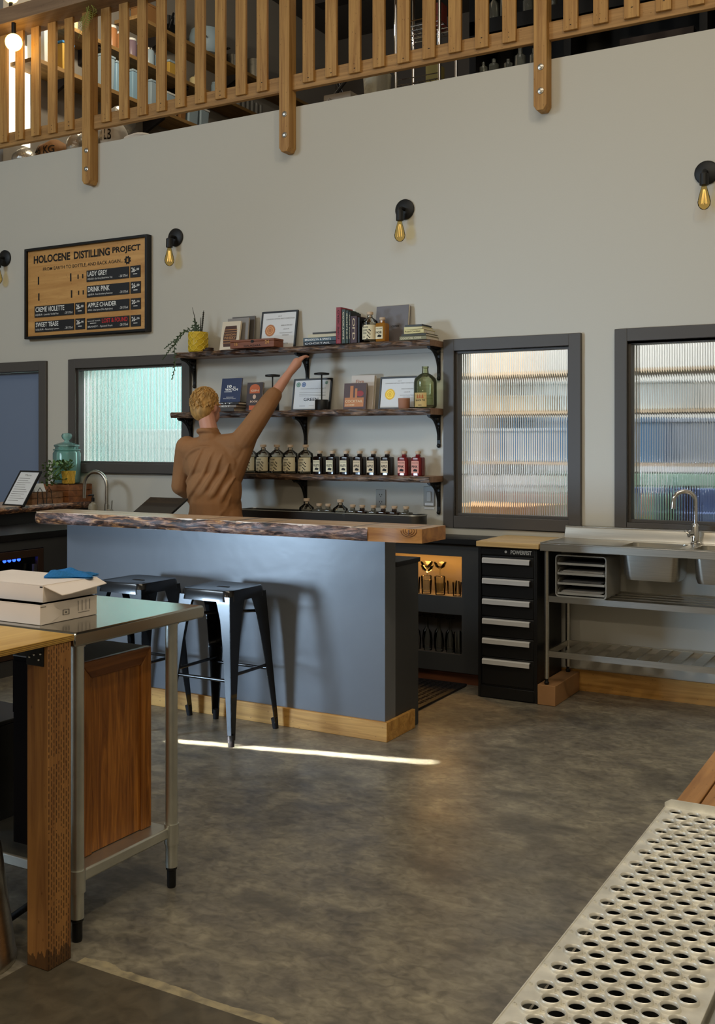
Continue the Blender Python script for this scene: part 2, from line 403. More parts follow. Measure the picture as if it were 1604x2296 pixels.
def frame_bm(x0, x1, z0, z1, t, y0, y1, sill=True):
    b = B()
    b.box(x0, y0, z0, x0+t, y1, z1); b.box(x1-t, y0, z0, x1, y1, z1); b.box(x0+t, y0, z1-t, x1-t, y1, z1)
    if sill: b.box(x0+t, y0, z0, x1-t, y1, z0+t)
    return b
def fluted(x0, x1, z0, z1, y, rib=.0143, dep=.0042, th=.006):
    n = int((x1-x0)/rib); b = B(); k = 8; pts = []
    for i in range(n):
        for j in range(k):
            a = (j/k)*PI; xx = x0+(x1-x0)*(i+j/k)/n; pts.append((xx, y-dep*math.sin(a)))
    pts.append((x1, y))
    m = len(pts)
    vs = [(px, py, z0) for px, py in pts]+[(px, py, z1) for px, py in pts]+[(x0, y+th, z0), (x1, y+th, z0), (x1, y+th, z1), (x0, y+th, z1)]
    fs = [(i, i+1, m+i+1, m+i) for i in range(m-1)]+[(2*m+1, 2*m, 2*m+3, 2*m+2)]
    fs += [tuple([2*m]+[2*m+1]+list(range(m-1, -1, -1))), tuple([2*m+2, 2*m+3]+list(range(m, 2*m)))]
    fs += [(0, m, 2*m+3, 2*m), (m-1, 2*m+1, 2*m+2, 2*m-1)]
    return b.add(vs, fs)
WIN = [(-6.16, -4.933, 1.255, 2.155), (-2.865, -1.955, .95, 2.155), (-1.75, -.83, .95, 2.165)]
for i, (x0, x1, z0, z1) in enumerate(WIN):
    r = struct('window_%d' % (i+1), frame_bm(x0, x1, z0, z1, .074, W-.028, W+.01), M_trim, bevel=.003)
    s = mk('inner_stop', frame_bm(x0+.06, x1-.06, z0+.06, z1-.06, .03, W+.0, W+.06), M_trim, r)
    g = mk('ribbed_pane', fluted(x0+.085, x1-.085, z0+.085, z1-.085, W+.05), M_flute, r, angle=1.2)
# door, dark blue grey with a grey casing
d = struct('door_1', B().box(-7.29, W+.045, .005, -6.49, W+.085, 2.075), M_door)
mk('casing', frame_bm(-7.365, -6.411, 0, 2.155, .078, W-.025, W+.05, False), M_trim, d, bevel=.003)
hd = B(); hd.tube([(-7.21, W+.045, 1.0), (-7.21, W-.02, 1.0), (-7.1, W-.02, 1.0)], .011); hd.lathe([(.028, 0), (.028, .01)], 16)
mk('lever_handle', B().tube([(-7.21, W+.045, 1.0), (-7.21, W-.02, 1.0), (-7.09, W-.02, 1.0)], .011), M_steel, d)
struct('baseboard_back', B().box(-2.44, W-.022, 0, 3, W-.001, .125), M_pine)
t = B(); t.box(-2.9, W-.02, .905, -.2, W-.001, .948)
struct('trim_1', t, mat('trim_white', 'b9b4a6', .5))
# loft floor, walls, ceiling
struct('floor_loft', B().box(-7.4, W+.14, 3.70, 3, 12.2, 3.835), mat('loft_floor', '6f675c', .8))
struct('wall_front', B().box(-10, -4.15, 0, 4.3, -4, 7.2), mat('hall_paint', 'b4b1a9', .8))
struct('wall_right', B().box(4.3, -4, 0, 4.45, 6.34, 7.2), mat('hall_paint', 'b4b1a9', .8))
struct('wall_left', B().box(-10.15, -4, 0, -10, 6.34, 7.2), mat('hall_paint', 'b4b1a9', .8))
struct('ceiling', B().box(-10.1, -4.1, 7.2, 4.4, 12.3, 7.3), mat('hall_ceiling', 'a39a8c', .9))
struct('wall_loft_left', wallgrid(B(), W+.3, 12.2, 3.835, 6.9, -7.40, -7.26, []).xf(Matrix(((0, 1, 0, 0), (1, 0, 0, 0), (0, 0, 1, 0), (0, 0, 0, 1)))), M_loftwall)
struct('wall_loft_back', B().box(-7.4, 12.2, 3.7, 3, 12.3, 6.9), mat('loft_back_paint', '57514c', .9))
struct('ceiling_loft', B().box(-7.4, W+.4, 6.9, 3, 12.3, 7.0), mat('loft_ceiling', '4a4541', .9))
struct('trim_loft_joist', B().box(-4.6, 7.6, 5.75, 2.5, 7.75, 6.0), mat('dark_joist', '1a1310', .8))
struct('trim_loft_joist_deep', B().box(-5.6, 9.0, 5.9, 2.5, 9.16, 6.2), mat('dark_joist', '1a1310', .8))
# storage room behind the ribbed windows
struct('wall_storage_back', B().box(-8.2, 8.9, 0, 3, 9.0, 3.7), M_store)
struct('wall_storage_partition', B().box(-3.75, W+.14, 0, -3.65, 8.9, 3.7), M_store)
struct('wall_storage_left', B().box(-8.2, W+.14, 0, -8.1, 8.9, 3.7), M_store)
struct('wall_storage_right', B().box(1.2, W+.14, 0, 1.3, 8.9, 3.7), M_store)
struct('ceiling_storage', B().box(-8.2, W+.14, 3.5, 3, 9.0, 3.6), M_store)

# ================================================================ STORAGE ROOM CONTENTS (seen through ribbed glass)
t = thing('storage_rack', 'pale wooden storage shelves blurred behind the tall ribbed window by the wall shelves', 'shelf', (-2.3, 7.5, 0))
for z in (.42, 1.33, 1.70, 1.985):
    mk('shelf_board', B().box(-3.55, 7.25, z, -.6, 7.75, z+.022), mat('pale_board', 'd3c0a8', .6), t, world=True)
for x in (-3.6, -.6):
    mk('upright', B().box(x, 7.25, 0, x+.05, 7.75, 2.35), mat('pale_board', 'd3c0a8', .6), t, world=True)
def crate(name, x0, x1, y0, y1, z0, z1, m, label, group=None, cat='box'):
    t = thing(name, label, cat, ((x0+x1)/2, (y0+y1)/2, z0), 0, group)
    hx, hy, h = (x1-x0)/2, (y1-y0)/2, z1-z0
    b = B(); a = .93
    b.hexa([(-hx*a, -hy*a, 0), (hx*a, -hy*a, 0), (hx*a, hy*a, 0), (-hx*a, hy*a, 0)], [(-hx, -hy, h*.9), (hx, -hy, h*.9), (hx, hy, h*.9), (-hx, hy, h*.9)])
    mk('tub', b, m, t, bevel=.008)
    mk('lid', B().box(-hx*1.03, -hy*1.03, h*.9, hx*1.03, hy*1.03, h), m, t, bevel=.006)
    return t
TEALP = mat('teal_plastic', '86d4cf', .5); BLUEP = mat('blue_plastic', '3f86c4', .5); WHP = mat('white_plastic', 'e4e6e6', .5); NAVY = mat('slate_blue_plastic', 'a7b3c6', .5); NAVY2 = mat('navy_plastic', '6479a8', .5)
GRNP = mat('green_plastic', 'a9cdb8', .5); ORP = mat('orange_card', 'cfa374', .7); PINKC = mat('pink_card', 'd2a29a', .7)
crate('storage_bin', -2.95, -2.0, 7.3, 7.7, 1.7225, 1.93, mat('pale_blue_white', 'cfe0ea', .5), 'white bin on the upper rack board behind the ribbed window next to the shelves', None, 'bin')
crate('storage_bin', -2.72, -2.2, 7.28, 7.7, 1.3525, 1.675, BLUEP, 'light blue bin mid rack behind the ribbed window next to the shelves', None, 'bin')
crate('storage_bin', -3.5, -2.76, 7.28, 7.7, 1.3525, 1.60, WHP, 'pale bin beside the light blue bin behind ribbed glass', None, 'bin')
crate('cardboard_carton', -3.5, -3.15, 7.3, 7.7, 1.7225, 1.85, mat('pale_card', 'd8c0a0', .7), 'orange brown carton at the dark edge of the upper rack board')
crate('storage_bin', -3.5, -2.65, 7.28, 7.7, .45, 1.25, WHP, 'big pale bin on the low rack board behind the ribbed window', None, 'bin')
crate('cardboard_carton', -2.6, -2.2, 7.28, 7.7, .45, 1.12, PINKC, 'pinkish carton on the low rack board behind ribbed glass')
crate('cardboard_carton', -3.4, -2.7, 6.62, 7.0, .9855, 1.06, ORP, 'flat tan carton lying low behind the ribbed window next to the shelves')
crate('storage_bin', -2.13, -1.1, 7.26, 7.7, 1.3525, 1.66, NAVY, 'deep blue bin mid rack behind the ribbed window over the sink', None, 'bin')
crate('storage_bin', -1.96, -1.1, 7.26, 7.7, 1.7225, 1.92, WHP, 'white bin above the deep blue bin behind the window over the sink', None, 'bin')
crate('storage_bin', -2.13, -1.1, 7.26, 7.7, .45, 1.28, GRNP, 'pale green bin under the deep blue bin behind the window over the sink', None, 'bin')
crate('storage_tank', -7.2, -5.55, 7.7, 8.6, .0, 2.6, TEALP, 'big teal tank glowing behind the small ribbed window', None, 'tank')
crate('storage_tank', -5.9, -4.2, 6.9, 7.5, .0, 1.60, mat('pale_plastic', 'd4e8ee', .5), 'pale tank low behind the small ribbed window', None, 'tank')
t = thing('work_counter', 'steel counter just behind the tall ribbed windows', 'counter', (-1.3, 6.55, 0))
mk('counter_top', B().box(-3.6, 6.36, .955, -.4, 6.95, .985), M_steel, t, world=True); mk('counter_base', B().box(-3.55, 6.42, 0, -.45, 6.9, .955), M_char, t, world=True)
one('dish_tub', B().prism([(-1.78, 1.0), (-1.0, 1.0), (-.96, 1.06), (-1.82, 1.06)], 'y', 6.60, 6.77), NAVY2, 'shallow blue tub behind the window over the sink', 'tub', (-1.4, 6.7, .985), world=True)
one('dish_tub', B().prism([(-1.8, 1.0), (-1.0, 1.0), (-.96, 1.2), (-1.84, 1.2)], 'y', 6.78, 6.94), NAVY2, 'deep blue tub standing behind the shallow one over the sink', 'tub', (-1.4, 6.87, .985), world=True)
def jarbot(name, x, y, z, r, h, m, label, neck=.35):
    return one(name, B().lathe([(r*.9, 0), (r, .01), (r, h*.55), (r*.85, h*.63), (r*neck, h*.7), (r*neck, h*.97), (r*neck*1.15, h)], 20), m, label, 'bottle', (x, y, z))
jarbot('bottle', -1.545, 6.44, .985, .042, .30, mat('seafoam_glass', 'a8dcc4', .2), 'pale green bottle blurred behind the glass over the sink')
jarbot('bottle', -1.645, 6.45, .985, .034, .2, mat('grey_glass', 'b8c4c8', .2), 'squat grey bottle behind the glass left of the pale green one', .7)
jarbot('bottle', -1.435, 6.44, .985, .046, .25, mat('brown_glass', '2c1710', .2), 'dark brown bottle behind the glass beside the tap', .8)
b = B()
for i in range(14):
    a = -.9+i*.11; x = -1.77+.012*i*.6
    b.tube([(x, 6.42, .985), (x+.05*math.sin(a)*.6, 6.42, 1.03), (x+.13*math.sin(a), 6.43, 1.09)], [.003, .003, .001], 5)
one('straw_bundle', b, mat('straw', 'b9b46c', .7), 'bunch of pale straws behind the corner of the sink window', 'straws', (-1.75, 6.42, .985), world=True)

# ================================================================ RAILING
rl = thing('balcony_railing', 'cedar balcony railing of vertical pickets bolted to the top of the wall', 'railing', (-4.0, 6.16, 3.5))
PX = [-5.906-1.858, -5.906, -4.051, -2.189, -.33]
for x in PX[1:4]:
    p = mk('post', B().prism([(x-.042, 3.545), (x-.022, 3.515), (x+.022, 3.515), (x+.042, 3.545), (x+.042, 4.86), (x-.042, 4.86)], 'y', 6.11, W), M_picket, rl, world=True, bevel=.003)
    for z in (3.63, 3.775):
        bb = B().lathe([(.019, 0), (.019, .004), (.013, .006), (.013, .012), (.006, .014)], 14); bb.xf(Matrix.Translation((x+.005, 6.11, z)) @ Matrix.Rotation(R(90), 4, 'X'))
        mk('bolt', bb, M_steel, p, world=True)
for a, b_ in zip(PX[:-1], PX[1:]):
    mk('bottom_rail', B().box(max(a+.042, -7.3), 6.15, 3.945, min(b_-.042, -.4), 6.188, 4.055), M_rail, rl, world=True, bevel=.003)
    for i in range(9):
        x = a+.042+.098+(i*.1837)
        if x < -7.2 or x > -.45: continue
        pk = mk('picket', B().box(x, 6.127, 3.975+random.uniform(-.004, .004), x+.089, 6.15, 4.86), M_picket, rl, world=True, bevel=.002)
        if i % 1 == 0:
            nb = B()
            for zz in (4.0, 4.03):
                nb.box(x+.035+random.uniform(0, .02), 6.1262, zz, x+.041, 6.127, zz+.005)
            mk('nail', nb, M_ink, pk, world=True)
mk('top_rail', B().box(-7.6, 5.955, 4.86, .5, W+.03, 4.985), M_cap, rl, world=True, bevel=.004)

# ferns hanging from the rail, string bulb
def fern(b, p0, dx, dz, n, wd, y=0):
    wd *= 1.25; p0 = Vector(p0); prev = p0
    pts = []
    for i in range(n+1):
        t_ = i/n; pts.append(p0+Vector((dx*t_+.01*math.sin(5*t_), y*t_, -dz*t_**1.15)))
    b.tube(pts, [.003*(1-i/n)+.0008 for i in range(n+1)], 5)
    for i in range(1, n):
        t_ = i/n; L_ = wd*math.sin(PI*min(1, .15+t_*.85))+.004; c = pts[i]
        for s_ in (-1, 1):
            tip = c+Vector((s_*L_, -.01, -L_*.55)); q = c+Vector((s_*L_*.5, .004, -L_*.22)); q2 = c+Vector((s_*L_*.5, -.004, -L_*.34))
            b.add([c, q, tip, q2], [(0, 1, 2, 3)])
b = B(); fern(b, (-5.80, 6.03, 4.855), -.10, .24, 16, .055); fern(b, (-5.83, 6.04, 4.855), -.03, .17, 12, .05); fern(b, (-5.77, 6.03, 4.855), .02, .11, 10, .04)
one('fern_frond', b, mat('lit_fern', '98a24e', .5), 'feathery fern frond hanging over the wooden rail by the first post', 'plant', (-5.8, 6.03, 4.86), world=True)
b = B(); fern(b, (-4.92, 6.04, 4.855), .01, .1, 9, .03)
one('fern_frond', b, mat('lit_fern', '98a24e', .5), 'small fern tip hanging over the rail between the first two posts', 'plant', (-4.92, 6.04, 4.86), world=True)
t = thing('string_bulb', 'glowing amber globe bulb hanging under the rail', 'light bulb', (-6.571, 5.99, 4.86))
mk('socket', B().lathe([(.018, -.09), (.018, -.001)], 14), M_black, t)
mk('globe', B().ball((0, 0, -.155), .068, 20, 14), mat('lit_amber', 'ffd27a', .3, es=9, ecol='ffcc66'), t)
t = thing('string_bulb', 'added glowing amber globe standing in for a lit patch above the rail', 'light bulb', (-6.60, 5.99, 4.986))  # added globe, imitates a yellow lit patch above the rail
mk('socket', B().lathe([(.018, 0), (.018, .05)], 14), M_black, t)
mk('globe', B().ball((0, 0, .1), .06, 20, 14), MC['lit_amber'], t)
p = point('string_bulb_light', (-6.571, 5.93, 4.62), 1.2, (1, .75, .4), .06)

# ================================================================ LOFT CONTENTS
LX = -6.95
t = thing('loft_shelving', 'long pale boards on dark brackets along the side wall of the loft', 'shelf', (-7.1, 9, 4.8))
SH = {'A': (5.645, 7.9, 11.5), 'B': (5.225, 6.95, 11.5), 'C': (4.81, 6.57, 10.2)}
for k, (z, y0, y1) in SH.items():
    mk('board', B().box(-7.255, y0, z, LX, y1, z+.035), M_loftboard, t, world=True)
    for y in (y0+.45, y0+1.75, y0+3.05):
        if y < y1: mk('bracket', B().prism([(-7.255, z), (-6.99, z), (-6.99, z-.03), (-7.235, z-.14), (-7.255, z-.14)], 'y', y, y+.035), mat('dark_joist', '1a1310', .8), t, world=True)
w4 = struct('window_4', B().box(-7.262, 6.55, 4.15, -7.25, 6.80, 5.05), mat('bright_loft_window', 'fff3d8', .5, es=2.2, ecol='fff0d0'))
LBLUE = mat('loft_blue', '8fb2cc', .4)
CLEARP = mat('frosted_plastic', '9fb4c4', .35); YELB = mat('yellow_goods', 'c9a24a', .6); KR = mat('loft_kraft', '8a6238', .8); ORJ = mat('orange_jar', 'a9744a', .4)
def tote(k, y, wd, h, m, lidm, label, dx=.21, gr='totes on the loft boards'):
    z = SH[k][0]+.0365; t = thing('storage_tote', label, 'tote', (LX-.03, y, z), 0, gr)
    b = B(); b.hexa([(-dx, .01, 0), (0, .01, 0), (0, wd-.01, 0), (-dx, wd-.01, 0)], [(-dx, 0, h), (.01, 0, h), (.01, wd, h), (-dx, wd, h)])
    mk('tub', b, m, t, bevel=.006); mk('lid', B().box(-dx-.005, -.006, h, .016, wd+.006, h+.022), lidm, t, bevel=.004)
def jar(k, y, r, h, m, lidm, label, cat='jar'):
    z = SH[k][0]+.0365; t = thing('storage_jar', label, cat, (LX-.03-r, y, z), 0, 'jars on the loft boards')
    mk('jar_body', B().lathe([(r*.95, 0), (r, .01), (r, h*.82), (r*.85, h*.9)], 18), m, t); mk('jar_lid', B().lathe([(r*.88, h*.9), (r*.88, h), (r*.8, h*1.02)], 18), lidm, t)
tote('C', 6.70, .13, .36, WHP, WHP, 'tall white tub at the near end of the lowest loft board')
tote('C', 6.92, .14, .24, YELB, BLUEP, 'yellow filled tub with a blue lid on the lowest loft board')
tote('C', 7.45, .15, .30, CLEARP, CLEARP, 'frosted tote behind the first post, lowest loft board')
tote('C', 7.62, .14, .28, LBLUE, CLEARP, 'bluish tote, second past the first post on the lowest board')
tote('C', 7.85, .20, .27, LBLUE, CLEARP, 'wide bluish tote in the middle of the lowest loft board')
tote('C', 8.12, .19, .25, CLEARP, CLEARP, 'frosted tote just past the wide bluish one')
tote('C', 8.36, .17, .20, CLEARP, WHP, 'low frosted tote with a white lid on the lowest loft board')
tote('C', 8.58, .10, .17, KR, KR, 'kraft box showing under the rail on the lowest loft board')
tote('C', 8.72, .16, .22, CLEARP, CLEARP, 'frosted tote showing under the rail past the kraft box')
tote('C', 8.92, .14, .19, CLEARP, WHP, 'last frosted tote in line on the lowest loft board')
jar('B', 7.10, .05, .16, mat('lit_jar', 'e8d8a8', .4), WHP, 'pale lit jar at the near end of the middle loft board')
jar('B', 7.62, .055, .22, ORJ, WHP, 'orange filled jar with a white lid, nearest of its row')
jar('B', 7.75, .055, .20, ORJ, WHP, 'orange filled jar with a white lid, second of its row')
jar('B', 7.90, .055, .19, mat('mauve_jar', '7c6a78', .4), WHP, 'mauve filled jar on the middle loft board')
jar('B', 8.02, .05, .18, mat('mauve_jar', '7c6a78', .4), CLEARP, 'mauve filled jar next to the glass canisters')
jar('B', 8.16, .055, .18, CLEARP, M_steel, 'glass canister, first of two on the middle loft board')
jar('B', 8.30, .055, .17, CLEARP, M_steel, 'glass canister, second of two on the middle loft board')
tote('B', 8.40, .17, .12, YELB, CLEARP, 'low tub of yellow goods on the middle loft board')
jar('B', 8.95, .075, .14, mat('lit_jar', 'e8d8a8', .4), M_steel, 'wide jar with a shiny steel lid under the steamer pot')
jar('B', 9.25, .05, .16, CLEARP, CLEARP, 'slim clear jar past the steel lidded jar')
jar('B', 9.38, .05, .13, CLEARP, CLEARP, 'short clear jar at the far end by the tall glasses')
for i in range(6):
    one('tall_glass', B().lathe([(.032, 0), (.036, .13), (.033, .13), (.03, .01)], 14), mat('dim_glass', '7d7d7c', .1), 'tall glass on the middle loft board seen under the rail', 'glass', (LX-.05, 9.62+i*.085, SH['B'][0]+.0365), 'tall glasses under the rail')
tote('A', 8.06, .20, .16, KR, KR, 'brown carton high on the top loft board')
one('stock_pot', B().lathe([(.11, 0), (.12, .02), (.12, .15), (.125, .16), (.05, .20), (.015, .23)], 24), M_steel, 'steel pot with lid at the near end of the top loft board', 'pot', (LX-.14, 7.98, SH['A'][0]+.22))
b = B(); b.box(-.2, 0, 0, 0, .14, .1); b.lathe([(.06, .1), (.07, .2), (.04, .2)], 14, (-.1, .07, 0)); b.tube([(-.02, .0, .05), (.03, -.02, .12), (.02, .02, .2)], .012)
one('kitchen_machine', b, M_black, 'black appliance on the top loft board', 'appliance', (LX-.02, 8.42, SH['A'][0]+.0365))
t = thing('steamer_pot', 'wide clear domed pot with dark handles on the top loft board', 'pot', (LX-.10, 9.12, SH['A'][0]+.0365))
mk('bowl', B().lathe([(.15, 0), (.19, .04), (.2, .16), (.17, .26), (.06, .31), (0.01, .315)], 24), CLEARP, t)
for s_ in (-1, 1): mk('handle', B().tube([(.05, s_*.19, .12), (.07, s_*.25, .14), (.12, s_*.25, .14), (.14, s_*.19, .12)], .01), M_black, t)
for y, h, r, lb in ((9.62, .16, .08, 'small steel saucepan on the top loft board'), (10.05, .24, .1, 'tall steel stock pot at the far end of the top loft board')):
    t = thing('saucepan', lb, 'pot', (LX-.13, y, SH['A'][0]+.0365)); mk('pan_body', B().lathe([(r, 0), (r, h), (r*1.05, h), (r*.96, h*.99), (r*.96, .01)], 22), M_steel, t)
    mk('loop_handle', B().tube([(r*.9, -.03, h*.8), (r*1.5, -.03, h*.82), (r*1.5, .03, h*.82), (r*.9, .03, h*.8)], .007), M_steel, t)
# sacks at the loft edge
FOIL = mat('foil_bag', 'b9b7b2', .3, .6, bump=(18, .8)); SACK = mat('kraft_sack', '8f6a45', .75, bump=(14, .5)); WSACK = mat('white_sack', 'cfcbc4', .7, bump=(14, .5))
def sack(x0, x1, h, m, label, y=6.52, rot=0, z=3.845, txt=None):
    wd = (x1-x0)/2
    t = thing('grain_sack', label, 'sack', ((x0+x1)/2, y, z), rot, 'sacks along the loft edge')
    b = B(); st = len(b.v); b.ball((0, 0, h/2), 1, 20, 12, (wd, .13, h/2))
    b.v = [(x*(1+.12*math.sin(9*z_+x*20)), y_, max(z_, 0.0)*(1+.05*math.sin(x*40))) for x, y_, z_ in b.v]
    mk('bag', b, m, t)
    if txt:
        q = B(); text(q, txt, -wd*.55, h*.36, wd*.6, h*.68, 0, .01); q.v = [(x, -.131*math.sqrt(max(.1, 1-(x/wd)**2-((z_-h/2)/(h/2))**2))-.004, z_) for x, y_, z_ in q.v]
        mk('stencil_lettering', q, M_ink, t)
sack(-7.12, -6.88, .19, FOIL, 'grey foil bag at the far corner of the loft edge')
sack(-6.86, -6.48, .21, SACK, 'brown paper sack stencilled 46 KG', txt='46 KG')
sack(-6.46, -6.29, .24, FOIL, 'crinkled foil bag next to the stencilled sack')
sack(-6.28, -6.11, .25, FOIL, 'crinkled foil bag beside the white printed sack')
sack(-6.10, -5.88, .27, WSACK, 'white printed sack behind the first railing post', txt='11 LB')
sack(-6.52, -6.25, .22, FOIL, 'shiny foil bag piled high between the pickets', 6.68, .3, 4.06)
sack(-6.25, -5.98, .24, FOIL, 'shiny foil bag leaning beside the high pile', 6.72, -.2, 4.07)
sack(-6.62, -6.3, .2, SACK, 'brown sack under the high foil bag', 6.78, .1)
sack(-6.3, -5.9, .2, WSACK, 'pale sack under the leaning foil bag', 6.8, .1)
sack(-5.78, -5.45, .09, WSACK, 'flat white bag lying past the first post', 6.42)
# dark racks with bottles at the far side of the loft
DARK = mat('dark_rack', '0d0b0a', .6)
t = thing('bottle_rack', 'black wooden rack standing at the loft edge past the second post', 'rack', (-1.9, 7.1, 3.835))
for z in (4.13, 4.5, 4.95):
    mk('rack_shelf', B().box(-3.02, 6.95, z-.1, .3, 7.3, z), DARK, t, world=True)
for x in (-3.02, -2.32, -1.42, -.6, .26):
    mk('rack_post', B().box(x, 6.95, 3.835, x+.05, 7.3, 5.3), DARK, t, world=True)
mk('back_panel', B().box(-3.02, 7.3, 3.835, .3, 7.32, 5.3), DARK, t, world=True)
BG = mat('rack_glass', 'c8ccc0', .06, trans=.75)
i = 0
for x, z, h, r in ((-2.94, 4.13, .09, .03), (-2.86, 4.13, .1, .036), (-2.75, 4.13, .08, .032), (-2.66, 4.13, .14, .04), (-2.56, 4.13, .12, .03), (-2.5, 4.13, .16, .04), (-2.86, 4.5, .2, .035), (-2.78, 4.5, .22, .03), (-2.6, 4.5, .15, .04), (-2.42, 4.5, .13, .03)):
    i += 1
    one('rack_bottle', B().lathe([(r*.95, 0), (r, .008), (r, h*.6), (r*.4, h*.75), (r*.4, h), (r*.45, h)], 14), BG, 'small glass bottle on the black loft rack', 'bottle', (x, 7.02, z+.001), 'glass bottles on the black rack')
one('glass_carafe', B().lathe([(.035, 0), (.045, .02), (.045, .2), (.03, .24), (.034, .26)], 18), BG, 'tall ribbed clear carafe just past the third post in the loft', 'carafe', (-2.19, 7.05, 4.501))
one('demijohn', B().lathe([(.07, 0), (.08, .03), (.08, .12), (.03, .17), (.03, .2)], 18), mat('dark_green_glass', '0d3320', .08), 'dark green round bottle at the far end of the black rack', 'bottle', (-1.25, 7.05, 4.1305))
one('flat_carton', B().box(-.24, -.1, 0, .24, .1, .05), mat('grey_card', '4a403b', .8), 'flat grey carton lying on the black rack', 'box', (-1.7, 7.07, 4.1305))
t = thing('wire_rack', 'chrome wire shelving seen between the pickets', 'rack', (-3.27, 6.75, 3.835))
for x, y in ((-3.44, 6.62), (-3.1, 6.62), (-3.44, 6.9), (-3.1, 6.9)):
    mk('pole', B().tube([(x, y, 3.835), (x, y, 4.75)], .012), M_chrome, t, world=True)
for z in (4.02, 4.42):
    b = B()
    for k in range(9): b.tube([(-3.44+.0425*k, 6.62, z), (-3.44+.0425*k, 6.9, z)], .003, 5)
    for k in range(5): b.tube([(-3.44, 6.62+.07*k, z-.004), (-3.1, 6.62+.07*k, z-.004)], .004, 5)
    for y in (6.62, 6.9): b.tube([(-3.44, y, z+.035), (-3.1, y, z+.035)], .004, 5)
    mk('wire_shelf', b, M_chrome, t, world=True)
mk('top_board', B().box(-3.5, 6.58, 4.75, -3.04, 6.94, 4.79), mat('rack_board', '6d5648', .7), t, world=True)
one('packet', B().box(-.06, -.05, 0, .06, .05, .17), mat('red_packet', '8f3a32', .5), 'reddish packet on the chrome wire shelf', 'packet', (-3.2, 6.78, 4.4245))
one('packet', B().box(-.05, -.05, 0, .05, .05, .13), mat('yellow_packet', 'a89a55', .5), 'yellowish packet in the lower wire shelf', 'packet', (-3.2, 6.76, 4.0245))
one('white_bucket', B().lathe([(.085, 0), (.1, .26), (.105, .27), (.09, .27)], 20), mat('frosty_bucket', 'c9c6b4', .6, bump=(40, .6)), 'frosty white bucket standing at the loft edge by the wire rack', 'bucket', (-3.58, 6.6, 3.8355))
b = B(); b.box(-.11, -.09, 0, .11, .09, .13); b.tube([(-.09, -.1, .06), (-.06, -.1, .1), (-.03, -.1, .06)], .006)
one('white_caddy', b, mat('white_enamel', 'b7b0a6', .4), 'low white box with a loop handle at the loft edge', 'box', (-3.80, 6.5, 3.8355))
t = thing('camp_stool', 'dark folded stand at the loft edge beside the second post', 'stand', (-4.0, 6.62, 3.835))
mk('bar', B().tube([(-.1, -.05, .0), (.18, .0, .32)], .012), M_black, t); mk('bar', B().tube([(.2, .02, .0), (.05, .05, .3)], .012), M_black, t); mk('panel', B().box(-.12, .05, 0, .22, .07, .16), M_char, t)
# ================================================================ WALL: SIGN AND LAMPS
t = thing('menu_board', 'framed wooden menu board with black price plates on the wall', 'sign', (-5.97, 6.18, 2.34))
mk('board', B().box(-6.61, 6.168, 2.35, -5.33, 6.195, 3.062), wood('sign_pine', 'b98343', 'dba965', 'x', .5, 12, 1.1, True), t, world=True)
mk('frame', frame_bm(-6.62, -5.318, 2.337, 3.072, .02, 6.145, 6.2), M_black, t, world=True, bevel=.002)
b = B()
text(b, 'HOLOCENE', -6.535, 2.948, -6.13, 3.012, 6.1672, .035); text(b, 'DISTILLING', -6.09, 2.948, -5.71, 3.01, 6.1672, .035); text(b, 'PROJECT', -5.685, 2.948, -5.40, 3.008, 6.1672, .035)
mk('title_lettering', b, M_ink, t, world=True); b = B()
text(b, 'FROM EARTH TO BOTTLE, AND BACK AGAIN...', -6.43, 2.878, -5.575, 2.91, 6.1672, .01)
mk('tagline_lettering', b, M_ink, t, world=True); b = B(); g = []
for i in range(32):
    a = 2*PI*i/32; r = .034 if (i//2) % 2 else .027; g.append((-5.53+r*math.cos(a), 2.895+r*math.sin(a)))
b.prism(g, 'y', 6.1665, 6.168); gm = mk('gear_mark', b, M_ink, t, world=True)
for x, z0, z1, wd in ((-6.488, 2.776, 2.84, .014), (-6.131, 2.776, 2.84, .014), (-6.051, 2.79, 2.824, .012), (-6.001, 2.79, 2.824, .012), (-6.484, 2.645, 2.705, .014), (-6.122, 2.645, 2.705, .014), (-6.045, 2.662, 2.696, .012), (-5.996, 2.662, 2.696, .012)):
    mk('slot', B().box(x, 6.1665, z0, x+wd, 6.168, z1), M_ink, t, world=True)
mk('gear_cutout', B().box(-5.538, 6.166, 2.882, -5.522, 6.1664, 2.908), M_pine, gm, world=True)
PL = [(-5.95, -5.513, 2.757, 2.846, 'LADY GREY', 'LIQUEUR - Earl Grey (black/white Tea)', 'w', '26-'), (-5.947, -5.51, 2.634, 2.724, 'DRINK PINK', 'LIQUEUR - Rosé Strawberry Rosemary', 'w', '26-'),
      (-5.947, -5.51, 2.512, 2.597, 'APPLE CHAIDER', 'WINE - Chai Spices (Okin Apple Juice)', 'w', '20-'), (-5.947, -5.51, 2.381, 2.468, 'LOST & FOUND', 'BRANDY - Spiced Fruit', 'r', '26-'),
      (-6.52, -6.088, 2.509, 2.6, 'CREME VIOLETTE', 'LIQUEUR - Lavender Vanilla Pear', 'w', '26-'), (-6.517, -6.086, 2.388, 2.475, 'SWEET TEASE', 'LIQUEUR - Rosemary Lemon', 'w', '26-')]
MP = mat('plate_black', '1b1b1e', .5)
